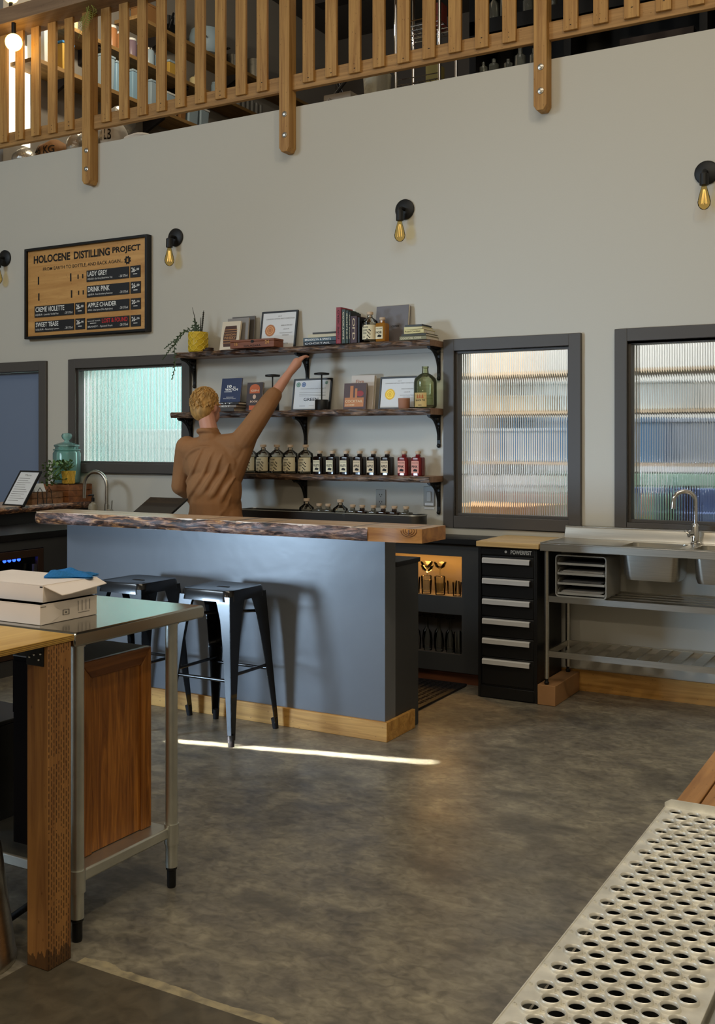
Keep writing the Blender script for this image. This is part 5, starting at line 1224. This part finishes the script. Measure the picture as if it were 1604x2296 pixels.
one('tent_card', B().prism([(-.045, 0), (.045, 0), (.005, .06), (-.005, .06)], 'x', -.045, .045), M_paper, 'small folded white card standing on the front crate', 'card', (-6.0, 5.70, ZS+.0915), rot=(0, 0, R(75)))
q = B()
for y in (5.64, 5.73): q.tube([(-5.905, y-.03, ZS), (-5.912, y-.02, ZS+.1), (-5.912, y, ZS+.125), (-5.912, y+.02, ZS+.1), (-5.905, y+.03, ZS)], .0028, 6)
q.tube([(-5.905, 5.61, ZS+.003), (-5.905, 5.76, ZS+.003)], .0028, 6)
one('wire_stand', q, M_iron, 'thin black wire stand with two loops in front of the leaning menu', 'stand', (-5.905, 5.68, ZS), world=True)
# bar sink tap and soap
t = thing('bar_tap', 'brushed gooseneck tap by the wall below the small window', 'tap', (-5.585, 6.0, .9055))
mk('tap_body', B().lathe([(.026, 0), (.026, .006), (.019, .01), (.019, .12)], 20), M_steel, t)
pts = [(0, 0, .1), (0, 0, .25)]+[(-.115+.115*math.cos(a), 0, .25+.115*math.sin(a)) for a in [PI*k/16 for k in range(1, 17)]]+[(-.236, 0, .16)]
mk('spout', B().tube(pts, .014, 14), M_steel, t)
q = B(); q.tube([(.01, 0, .065), (.05, 0, .065)], .019, 14); q.tube([(.045, 0, .07), (.052, 0, .15)], .005, 8); mk('lever', q, M_steel, t)
t = thing('soap_bottle', 'clear labelled soap bottle with a black pump beside the brushed tap', 'bottle', (-5.66, 5.93, .9055))
mk('bottle_body', B().lathe([(.034, 0), (.036, .006), (.036, .1), (.03, .122), (.013, .132), (.013, .14)], 20), mat('soap_clear', 'b9b09a', .2, trans=.4), t)
q = B(); q.tube([(0, 0, .14), (0, 0, .17)], .012, 12); q.tube([(0, 0, .17), (0, 0, .19)], .004, 8); q.tube([(.008, 0, .19), (-.03, -.008, .19), (-.036, -.01, .183)], .006, 8); mk('pump', q, M_black, t)
q = B()
for k in range(6): q.box(-.02, -.0372, .03+.01*k, .02-.006*(k % 3), -.036, .033+.01*k)
mk('label_print', q, M_ink, t)
# ================================================================ FOREGROUND STEEL TABLE
t = thing('steel_table', 'stainless work table with round legs and a galvanised undershelf', 'table', (-3.0, 2.56, 0))
q = B(); q.prism([(2.262, .902), (2.272, .898), (2.866, .898), (2.876, .902), (2.878, .93), (2.868, .9405), (2.27, .9405), (2.26, .93)], 'x', -3.95, -2.232)
mk('table_top', q, M_table, t, world=True, bevel=.006)
for x, y in ((-2.292, 2.335), (-2.294, 2.775), (-3.88, 2.335), (-3.88, 2.775)):
    lg = mk('leg', B().tube([(x, y, .07), (x, y, .897)], .0205, 22), M_galv, t, world=True)
    mk('collar', B().lathe([(.0245, .885), (.0245, .897)], 22, (x, y, 0)), M_galv, lg, world=True)
    mk('collar', B().lathe([(.025, .148), (.025, .215)], 22, (x, y, 0)), M_galv, lg, world=True)
    mk('foot', B().lathe([(.013, 0), (.015, .006), (.0155, .058), (.019, .062), (.019, .07)], 18, (x, y, 0)), M_iron, lg, world=True)
q = B(); q.box(-3.87, 2.335, .168, -2.29, 2.775, .205); mk('undershelf', q, M_galv, t, world=True, bevel=.006)
# oak cabinet on the undershelf
t = thing('oak_cabinet', 'oak cabinet with a raised frame door on the undershelf of the steel table', 'cabinet', (-2.5, 2.575, .2055))
kx0, kx1, ky0, ky1, kz0, kz1 = -2.65, -2.352, 2.412, 2.742, .2055, .812
mk('carcass', B().box(kx0, ky0+.003, kz0, kx1-.022, ky1-.003, kz1-.006), mat('shaded_carcass', '130d0a', .9, spec=.1), t, world=True)  # deep shade on the cabinet side put into a near-black colour
mk('top_panel', B().box(kx0, ky0, kz1-.005, kx1-.018, ky1, kz1-.001), mat('laminate_grey', '6a635c', .65), t, world=True)
dr = mk('door_panel', B().box(kx1-.021, ky0+.045, kz0+.002, kx1-.008, ky1-.045, kz1-.05), M_oak, t, world=True)
q = B(); q.prism([(ky0, kz0), (ky0+.05, kz0), (ky0+.05, kz1-.055), (ky0, kz1)], 'x', kx1-.022, kx1); q.prism([(ky1-.05, kz0), (ky1, kz0), (ky1, kz1), (ky1-.05, kz1-.055)], 'x', kx1-.022, kx1)
mk('door_stile', q, M_oak, t, world=True, bevel=.004)
mk('door_rail', B().prism([(ky0, kz1), (ky0+.05, kz1-.055), (ky1-.05, kz1-.055), (ky1, kz1)], 'x', kx1-.022, kx1), M_oakh, t, world=True, bevel=.004)
mk('side_panel', B().box(kx0, ky0, kz0+.42, kx1-.03, ky0+.002, kz1-.02), mat('shaded_carcass', '130d0a', .9, spec=.1), t, world=True)
one('black_crate', B().box(-3.45, 2.40, .2055, -2.83, 2.72, .53).box(-3.452, 2.395, .531, -2.825, 2.725, .545), M_black, 'black unit with a bright top lip under the plywood bench', 'cabinet', (-3.1, 2.55, .2055), world=True, bevel=.004)
# cardboard mailers
def mailer(label, x0, x1, y0, y1, z0, h, flap):
    t = thing('mailer_box', label, 'box', ((x0+x1)/2, (y0+y1)/2, z0)); hx, hy = (x1-x0)/2, (y1-y0)/2
    mk('box_body', B().box(-hx, -hy, 0, hx, hy, h), M_box, t, bevel=.0015)
    q = B()
    if flap:
        vs = [(hx-.003, -hy, h+.001), (hx-.003, hy, h+.001), (hx+.052, hy-.012, h-.014), (hx+.058, -hy+.06, h-.026), (hx+.05, -hy+.03, h-.028), (hx+.03, -hy+.012, h-.014)]
        q.add([(x, y, z+.0012) for x, y, z in vs]+[(x, y, z-.0012) for x, y, z in vs], [(0, 1, 2, 3, 4, 5), (11, 10, 9, 8, 7, 6)]+[(k, (k+1) % 6, 6+(k+1) % 6, 6+k) for k in range(6)])
        q.box(-hx, -hy, h, hx, hy, h+.0025)
        mk('lid_flap', q, M_box, t)
        q = B(); q.box(hx-.014, -hy-.0005, h-.006, hx-.002, -hy+.0005, h-.002)
        mk('seam', q, M_ink, t)
    else:
        q.box(-hx-.0008, -hy-.0008, h*.98, hx+.0008, hy+.0008, h)
        tk = [(hx+.0006, -hy+.002+.075*(1-abs(2*u-1)**2.2)*1.0, .004+(h-.01)*u) for u in [i/14 for i in range(15)]]
        vs = [(hx+.001, -hy+.001, .004), (hx+.001, -hy+.001, h-.006)]
        q.add([(hx+.0012, -hy, h*.9), (hx+.0012, -hy+.06, h*.78), (hx+.0012, -hy+.085, h*.52), (hx+.0012, -hy+.075, h*.25), (hx+.0012, -hy+.04, h*.03), (hx+.0012, -hy, 0)], [(0, 1, 2, 3, 4, 5)])
        mk('tuck_flap', q, M_box, t)
        q = B()
        for k in range(4): q.box(hx+.0008, hy-.085+.017*k, h*.36, hx+.0016, hy-.0835+.017*k, h*.88)
        q.box(hx+.0008, hy-.085, h*.27, hx+.0016, hy-.035, h*.285)
        for a, b_ in ((.095, .092), (.12, .117)): q.box(hx+.0013, -hy+b_, h*.3, hx+.0017, -hy+a, h*.55)
        for z in (.3, .54): q.box(hx+.0013, -hy+.092, h*z, hx+.0017, -hy+.12, h*(z+.02))
        q.box(hx+.0013, -hy+.102, h*.38, hx+.0017, -hy+.11, h*.46)
        q.box(hx+.0013, -hy+.0, h*.86, hx+.0018, -hy+.022, h*.9)
        mk('print', q, M_grey_ink, t)
    return t
mailer('white mailer box lying directly on the steel table', -2.80, -2.415, 2.305, 2.548, .9412, .062, False)
mailer('white mailer box with an open flap stacked under the blue cloth', -2.825, -2.432, 2.333, 2.567, 1.0045, .052, True)
random.seed(3)
q = B()
def cl(u, v):
    e = min(u, 1-u, v, 1-v); x = (u-.5)*.15; y = (v-.5)*.085
    h = .013+.007*math.sin(6*u+3*v)*math.sin(5*v+1)+.005*math.sin(13*u+2)*math.cos(9*v)
    if e < .12: h *= e/.12*.8+.05
    return (x*(1+.08*math.sin(9*v)), y*(1+.12*math.sin(8*u)), max(.0015, h+.004))
q.sheet(cl, 30, 20); q.sheet(lambda u, v: (lambda p: (p[0], p[1], max(0.0005, p[2]-.004)))(cl(u, v)), 30, 20)
one('blue_cloth', q, M_cloth, 'crumpled blue cloth lying on the upper mailer box', 'cloth', (-2.505, 2.525, 1.0592), rot=(0, 0, R(28)))
# timber post and plywood bench
def post_mat():
    m = M_post.copy(); m.name = 'incised_timber'; nt = m.node_tree; N = nt.nodes; L = nt.links; p = N['Principled BSDF']; src = p.inputs['Base Color'].links[0].from_socket
    tc = N.new('ShaderNodeTexCoord'); s = N.new('ShaderNodeSeparateXYZ'); L.new(tc.outputs['Object'], s.inputs[0]); cb = N.new('ShaderNodeCombineXYZ'); L.new(s.outputs['Z'], cb.inputs[0]); L.new(s.outputs['Y'], cb.inputs[1])
    br = N.new('ShaderNodeTexBrick'); br.inputs['Scale'].default_value = 1; br.inputs['Brick Width'].default_value = .022; br.inputs['Row Height'].default_value = .0095; br.inputs['Mortar Size'].default_value = .0037; br.inputs['Mortar Smooth'].default_value = .2; br.offset = .5
    L.new(cb.outputs[0], br.inputs['Vector'])
    g = N.new('ShaderNodeNewGeometry'); s2 = N.new('ShaderNodeSeparateXYZ'); L.new(g.outputs['Normal'], s2.inputs[0])
    gt = N.new('ShaderNodeMath'); gt.operation = 'GREATER_THAN'; L.new(s2.outputs['X'], gt.inputs[0]); gt.inputs[1].default_value = .7
    inv = N.new('ShaderNodeMath'); inv.operation = 'SUBTRACT'; inv.inputs[0].default_value = 1; L.new(br.outputs['Fac'], inv.inputs[1])
    ml = N.new('ShaderNodeMath'); ml.operation = 'MULTIPLY'; L.new(inv.outputs[0], ml.inputs[0]); L.new(gt.outputs[0], ml.inputs[1])
    nz = N.new('ShaderNodeTexNoise'); nz.inputs['Scale'].default_value = 14; L.new(tc.outputs['Object'], nz.inputs[0])
    gz = N.new('ShaderNodeMath'); gz.operation = 'GREATER_THAN'; L.new(nz.outputs[0], gz.inputs[0]); gz.inputs[1].default_value = .42
    m3 = N.new('ShaderNodeMath'); m3.operation = 'MULTIPLY'; L.new(ml.outputs[0], m3.inputs[0]); L.new(gz.outputs[0], m3.inputs[1])
    mx = N.new('ShaderNodeMix'); mx.data_type = 'RGBA'; L.new(m3.outputs[0], mx.inputs[0]); L.new(src, mx.inputs[6]); mx.inputs[7].default_value = lin('4a2c12')
    # water stain soaked into the foot of the post
    mp = N.new('ShaderNodeMapping'); mp.inputs['Scale'].default_value = (60, 60, 6); L.new(tc.outputs['Object'], mp.inputs[0]); n2 = N.new('ShaderNodeTexNoise'); n2.inputs['Detail'].default_value = 4; n2.inputs['Scale'].default_value = 1; L.new(mp.outputs[0], n2.inputs[0])
    ma = N.new('ShaderNodeMath'); ma.operation = 'MULTIPLY_ADD'; L.new(n2.outputs[0], ma.inputs[0]); ma.inputs[1].default_value = .14; ma.inputs[2].default_value = -.03
    lt = N.new('ShaderNodeMath'); lt.operation = 'LESS_THAN'; L.new(s.outputs['Z'], lt.inputs[0]); L.new(ma.outputs[0], lt.inputs[1])
    sc = N.new('ShaderNodeMath'); sc.operation = 'MULTIPLY'; L.new(lt.outputs[0], sc.inputs[0]); sc.inputs[1].default_value = .7
    m4 = N.new('ShaderNodeMix'); m4.data_type = 'RGBA'; L.new(sc.outputs[0], m4.inputs[0]); L.new(mx.outputs[2], m4.inputs[6]); m4.inputs[7].default_value = lin('2a1c10'); L.new(m4.outputs[2], p.inputs['Base Color'])
    return m
t = thing('plywood_bench', 'plywood topped bench carried by a square treated timber post', 'bench', (-2.8, 1.9, 0))
q = B(); q.box(-3.6, 1.1, .9215, -2.228, 2.258, .9385); mk('plywood_top', q, M_ply, t, world=True, bevel=.001)
q = B()
for z in (.925, .930, .935): q.box(-2.2282, 1.1, z, -2.2275, 2.257, z+.0012)
mk('ply_layers', q, mat('ply_glue', '7a5a2a', .6), t, world=True)
mk('post', B().box(-2.314, 2.158, 0, -2.230, 2.248, .921), post_mat(), t, world=True, bevel=.003)
mk('post', B().box(-3.55, 2.158, 0, -3.46, 2.248, .921), post_mat(), t, world=True, bevel=.003)
mk('post', B().box(-3.55, 1.15, 0, -3.46, 1.24, .921), post_mat(), t, world=True, bevel=.003)
q = B(); q.box(-2.312, 2.154, .862, -2.245, 2.1575, .9205); q.box(-2.312, 2.09, .917, -2.245, 2.1575, .9205); br = mk('corner_bracket', q, M_iron, t, world=True)
q = B()
for x, z in ((-2.298, .885), (-2.28, .893), (-2.262, .88), (-2.255, .897)): q.ball((x, 2.1535, z), .004, 8, 6)
mk('screw', q, M_chrome, br, world=True)
# steel can and cable beside the post
t = thing('steel_can', 'conical stainless can standing on the floor beside the timber post', 'can', (-2.472, 2.075, 0))
mk('can_body', B().lathe([(.138, 0), (.141, .006), (.141, .02), (.138, .026), (.098, .335), (.085, .37), (.062, .39), (.06, .43), (.066, .435), (.066, .44)], 40), M_steel, t)
mk('can_lid', B().lathe([(.07, .441), (.07, .455), (.02, .47), (.012, .48)], 30), M_steel, t)
one('black_cable', B().tube([(-2.36, 2.29, .26), (-2.38, 2.285, .18), (-2.43, 2.275, .10), (-2.52, 2.27, .035), (-2.64, 2.28, .0125), (-2.9, 2.29, .0125)], .011, 10), M_rubber, 'thick black cable looping down behind the timber post', 'cable', (-2.5, 2.3, 0), world=True)

# ================================================================ PERFORATED WALKWAY AND PLANKS
t = thing('walkway_plank', 'galvanised perforated walkway plank with raised holes', 'walkway', (-.5, 1.8, .0))
wx0, wx1, wz = -.652, -.362, .55
pitch = .0452; row = .0378; y = 2.735; q = B(); mg = B(); r_i = 0
NS = 20; ANG = [2*PI*j/NS for j in range(NS)]
for _c in (math.atan2(row, pitch), PI-math.atan2(row, pitch), PI+math.atan2(row, pitch), 2*PI-math.atan2(row, pitch)):
    ANG[min(range(NS), key=lambda j: abs(2*PI*j/NS-_c))] = _c
while y > .95:
    off = 0 if r_i % 2 == 0 else pitch/2
    n = 6 if r_i % 2 == 0 else 5
    xs0 = wx0+.0345+off-pitch/2
    for k in range(n):
        cx = xs0+pitch*(k+.5); y0 = y-row/2; y1 = y+row/2; x0 = cx-pitch/2; x1 = cx+pitch/2
        sq = []
        for j in range(NS):
            a = ANG[j]; ca, sa = math.cos(a), math.sin(a); s_ = 1/max(abs(ca)/(pitch/2), abs(sa)/(row/2)); sq.append((cx+ca*s_, y+sa*s_, wz))
        rings = [sq]+[[(cx+r*math.cos(2*PI*j/NS), y+r*math.sin(2*PI*j/NS), wz+h) for j in range(NS)] for r, h in ((.0192, .0), (.0186, .0035), (.0175, .006), (.0160, .0068), (.0148, .0052), (.0143, .001))]
        q.add([v for rg in rings for v in rg], [(i*NS+j, i*NS+(j+1) % NS, (i+1)*NS+(j+1) % NS, (i+1)*NS+j) for i in range(len(rings)-1) for j in range(NS)])
        if k < n-1 or True:
            nx = cx+pitch/2; 
            if k < n-1: q.lathe([(.0042, 0), (.0034, .0028), (.0022, .003), (.0018, -.001)], 8, (nx, y, wz), cap=False)
    if r_i % 2 == 0: mg.lathe([(.0042, 0), (.0034, .0028), (.0022, .003), (.0018, .0005)], 8, (wx0+.0065, y, wz+.0001))
    # margins
    xa = xs0; xb = xs0+pitch*n
    mg.box(wx0, y0, wz-.002, xa, y1, wz); mg.box(xb, y0, wz-.002, wx1, y1, wz)
    y -= row; r_i += 1
yb = y+row/2
mg.box(wx0, 2.735+row/2, wz-.002, wx1, 2.78, wz); mk('edge_margin', mg, M_grip, t, world=True, smooth=False)
mk('perforated_deck', q, M_grip, t, world=True, angle=1.0)
q = B(); q.box(wx0-.003, yb, wz-.05, wx0, 2.78, wz+.0015); q.box(wx1, yb, wz-.05, wx1+.003, 2.78, wz+.0015); mk('side_channel', q, M_grip, t, world=True, bevel=.001)
mk('end_lip', B().prism([(wx0-.004, wz-.05), (wx1+.004, wz-.05), (wx1+.004, wz+.012), (wx1-.01, wz+.02), (wx0+.012, wz+.02), (wx0-.004, wz+.01)], 'y', 2.78, 2.784), M_grip, t, world=True)
mk('side_shade_panel', B().box(wx0+.004, .97, .0, wx0+.012, 2.775, wz-.05), M_char, t, world=True); mk('side_shade_panel', B().box(wx1-.012, .97, .0, wx1-.004, 2.775, wz-.05), M_char, t, world=True); mk('end_shade_panel', B().box(wx0+.012, 2.765, .0, wx1-.012, 2.775, wz-.01), M_char, t, world=True)  # unseen panels added to keep the space under the holes dark
for yy in (1.05, 2.7):
    q = B(); q.box(wx0+.013, yy, 0, wx0+.05, yy+.04, wz-.05); q.box(wx1-.05, yy, 0, wx1-.013, yy+.04, wz-.05); q.box(wx0+.01, yy, wz-.05, wx1-.01, yy+.04, wz-.012); mk('trestle', q, M_galv, t, world=True)
t = thing('plank_bench', 'raised bench of two sandy planks running on from the walkway end', 'bench', (-.5, 3.6, 0))
for x0, x1 in ((-.64, -.583), (-.578, -.43), (-.425, -.28)):
    mk('plank', B().box(x0, 2.80, wz-.04, x1, 4.6, wz), M_piney, t, world=True, bevel=.002)
for yy in (2.9, 4.4):
    mk('trestle', B().box(-.62, yy, 0, -.57, yy+.09, wz-.041).box(-.33, yy, 0, -.29, yy+.09, wz-.041).box(-.57, yy, wz-.14, -.33, yy+.09, wz-.041), M_block, t, world=True)
t = thing('grey_side_plate', 'flat grey plate beside the perforated walkway', 'plate', (-.2, 1.6, 0))
mk('plate', B().box(-.352, .9, wz-.03, -.05, 2.2, wz-.006), mat('grey_plate_paint', '8d8d88', .4), t, world=True, bevel=.004)
mk('plate_leg', B().box(-.33, 1.0, 0, -.28, 1.05, wz-.031).box(-.33, 2.1, 0, -.28, 2.15, wz-.031).box(-.12, 1.5, 0, -.07, 1.55, wz-.031), M_galv, t, world=True)

# ================================================================ PERSON
def cap(b, p, q_, r0, r1, n=14):
    p, q_ = Vector(p), Vector(q_); d_ = (q_-p); L_ = d_.length; ax = d_.normalized()
    pts, rs = [], []
    for k in range(5): a = PI/2*(1-k/4); pts.append(p-ax*r0*math.sin(a)); rs.append(max(.0005, r0*math.cos(a)))
    for k in range(1, 5): a = PI/2*k/4; pts.append(q_+ax*r1*math.sin(a)); rs.append(max(.0005, r1*math.cos(a)))
    pts.insert(5, q_); rs.insert(5, r1)
    b.tube(pts, rs, n)
def ell(b, c, rx, ry, rz): b.ball(c, 1, 18, 14, (rx, ry, rz))
def remesh(o, vox, it=6, f=.5):
    m_ = o.modifiers.new('fuse', 'REMESH'); m_.mode = 'VOXEL'; m_.voxel_size = vox; m_.use_smooth_shade = True
    s = o.modifiers.new('soften', 'SMOOTH'); s.iterations = it; s.factor = f
px_, py_ = -4.22, 5.56
SKIN = mat('skin', 'c58d74', .5); SHIRT = mat('tan_shirt', '93663f', .85, bump=(8, .8), vary=(5, .12)); TROU = mat('brown_trousers', '3c3026', .85); HAIR = mat('fair_hair', 'b58a4c', .55, vary=(45, .35, (1, 1, .4))); SHOE = mat('dark_shoes', '1c1a19', .6)
t = thing('person', 'person in a tan shirt seen from behind, reaching up to the top shelf', 'person', (px_, py_, 0))
b = B()
hd_ = (-4.335, 5.60, 1.735)
ell(b, hd_, .077, .097, .112); ell(b, (hd_[0]+.01, hd_[1]+.05, hd_[2]-.06), .052, .055, .06)
cap(b, (hd_[0]+.015, hd_[1]-.02, hd_[2]-.06), (-4.27, 5.565, 1.53), .055, .06)
for s_ in (-1, 1): ell(b, (hd_[0]+s_*.078, hd_[1]-.003, hd_[2]-.012), .013, .02, .03)
ell(b, (hd_[0]+.02, hd_[1]+.108, hd_[2]-.02), .014, .02, .024)      # nose
for s_ in (-1, 1): ell(b, (hd_[0]+.015+s_*.03, hd_[1]+.09, hd_[2]+.012), .013, .01, .008)
ell(b, (hd_[0]+.018, hd_[1]+.094, hd_[2]-.062), .024, .012, .008)
cap(b, (-4.25, 5.56, 1.38), (-4.22, 5.55, 1.02), .12, .125)
RS, RE, RW, RH = (-4.035, 5.60, 1.505), (-3.90, 5.69, 1.745), (-3.83, 5.835, 1.95), (-3.80, 5.885, 2.02)
cap(b, RS, RE, .052, .043); cap(b, RE, RW, .044, .028); cap(b, RW, RH, .027, .034); ell(b, RH, .034, .03, .038)
LS, LE, LW, LH = (-4.455, 5.55, 1.46), (-4.53, 5.57, 1.2), (-4.45, 5.76, 1.06), (-4.42, 5.85, 1.01)
cap(b, LS, LE, .052, .043); cap(b, LE, LW, .044, .028); cap(b, LW, LH, .027, .034)
def fingers(b, base, fwd, side, curl, L=(.07, .08, .076, .06)):
    f = Vector(fwd).normalized(); s = Vector(side).normalized(); c = Vector(curl).normalized(); base = Vector(base)
    for k in range(4):
        p0 = base+f*.025+s*(.027-.018*k); l = L[k]; p1 = p0+f*l*.5+c*l*.08; p2 = p1+f*l*.3+c*l*.22; p3 = p2+f*l*.12+c*l*.3
        cap(b, p0, p1, .0095, .009, 10); cap(b, p1, p2, .009, .008, 10); cap(b, p2, p3, .008, .0068, 10)
    t0 = base-f*.012+s*.026; t1 = t0+s*.026+f*.028; t2 = t1+f*.03+c*.012; cap(b, t0, t1, .012, .0105, 10); cap(b, t1, t2, .0105, .008, 10)
fingers(b, RH, (.25, .62, .72), (-.85, .45, .0), (.0, .8, -.4))
fingers(b, LH, (.1, .95, -.15), (.95, -.1, .1), (.0, .3, -.9))
for s_ in (-1, 1):
    cap(b, (-4.22+s_*.09, 5.555, .92), (-4.22+s_*.1, 5.57, .5), .085, .056); cap(b, (-4.22+s_*.1, 5.57, .5), (-4.22+s_*.105, 5.54, .09), .056, .036); cap(b, (-4.22+s_*.105, 5.53, .05), (-4.22+s_*.115, 5.68, .035), .036, .03)
o = mk('body', b, SKIN, t, world=True); remesh(o, .0055, 4, .4)
b = B()
cap(b, (-4.42, 5.555, 1.44), (-4.075, 5.585, 1.475), .085, .085); ell(b, (-4.25, 5.56, 1.36), .225, .135, .17); ell(b, (-4.235, 5.555, 1.18), .205, .14, .22); ell(b, (-4.22, 5.555, .98), .2, .145, .17)
b.lathe([(.17, .83), (.185, .9), (.17, 1.1), (.10, 1.3)], 20, (-4.22, 5.555, 0))
cap(b, (-4.265, 5.562, 1.5), (-4.28, 5.568, 1.545), .088, .07)
cap(b, RS, RE, .078, .062); cap(b, RE, tuple(Vector(RE).lerp(Vector(RW), .28)), .062, .055); cap(b, LS, LE, .078, .06); cap(b, LE, tuple(Vector(LE).lerp(Vector(LW), .5)), .06, .05)
cap(b, (-4.1, 5.58, 1.42), RE, .09, .05); cap(b, (-4.12, 5.575, 1.28), tuple(Vector(RS).lerp(Vector(RE), .5)), .09, .05)
ELS = [((-4.25, 5.56, 1.36), .225, .135, .17), ((-4.235, 5.555, 1.18), .205, .14, .22), ((-4.22, 5.555, .98), .2, .145, .17)]
def yback(x, z):
    y = 5.53
    for c, rx, ry, rz in ELS:
        u = 1-((x-c[0])/rx)**2-((z-c[2])/rz)**2
        if u > 0: y = min(y, c[1]-ry*math.sqrt(u))
    return y
for (xa, za, xb, zb, sag, rr) in ((-4.39, 1.0, -4.10, 1.42, .03, .017), (-4.36, .95, -4.06, 1.36, .035, .02), (-4.30, .92, -4.04, 1.27, .03, .018), (-4.40, 1.1, -4.16, 1.44, .025, .014), (-4.22, .9, -4.05, 1.16, .02, .016), (-4.42, 1.22, -4.24, 1.46, .02, .012), (-4.40, 1.38, -4.2, 1.47, -.02, .012)):
    pts = []; rs = []
    for i in range(11):
        u = i/10; x = xa+(xb-xa)*u+sag*math.sin(PI*u); z = za+(zb-za)*u-sag*math.sin(PI*u); pts.append((x, yback(x, z)-.003, z)); rs.append(.004+rr*math.sin(PI*u)**.7)
    b.tube(pts, rs, 8)
cl_ = [(-4.283+.066*math.cos(a_), 5.562+.07*math.sin(a_), 1.555-.02*math.sin(a_)) for a_ in [2*PI*i/20 for i in range(21)]]; b.tube(cl_, .016, 8)
o = mk('shirt', b, SHIRT, t, world=True); remesh(o, .007, 3, .4)
b = B(); cap(b, (-4.22, 5.555, .95), (-4.22, 5.555, .9), .155, .16)
for s_ in (-1, 1): cap(b, (-4.22+s_*.085, 5.555, .9), (-4.22+s_*.1, 5.57, .5), .1, .075); cap(b, (-4.22+s_*.1, 5.57, .5), (-4.22+s_*.105, 5.545, .1), .075, .062)
o = mk('trousers', b, TROU, t, world=True); remesh(o, .012, 4, .5)
b = B(); ell(b, (hd_[0]-.002, hd_[1]-.014, hd_[2]+.026), .087, .101, .098); ell(b, (hd_[0]-.004, hd_[1]-.05, hd_[2]-.02), .078, .06, .08)
for k in range(420):
    a = random.uniform(0, 2*PI); e = random.uniform(-.55, 1.5); d_ = Vector((math.cos(a)*math.cos(e), math.sin(a)*math.cos(e), math.sin(e)))
    if d_.y > .5 or (d_.z < -.2 and d_.y > -.1): continue
    c = Vector((hd_[0]-.002+d_.x*.086, hd_[1]-.014+d_.y*.1, hd_[2]+.026+d_.z*.097)); sw = Vector((random.uniform(-.4, .6), random.uniform(-.6, -.1), -1-.3*abs(d_.z))).normalized(); sw = (sw-d_*sw.dot(d_)).normalized(); L_ = random.uniform(.02, .036)
    b.tube([c-sw*L_*.5, c+d_*.006, c+sw*L_*.5+d_*.003], [.002, .0055, .001], 5)
o = mk('hair', b, HAIR, t, world=True)
for s_ in (-1, 1):
    b = B(); cap(b, (-4.22+s_*.105, 5.52, .055), (-4.22+s_*.12, 5.70, .04), .053, .042); b.v = [(x, y, max(z, .0)) for x, y, z in b.v]; mk('shoe', b, SHOE, t, world=True)
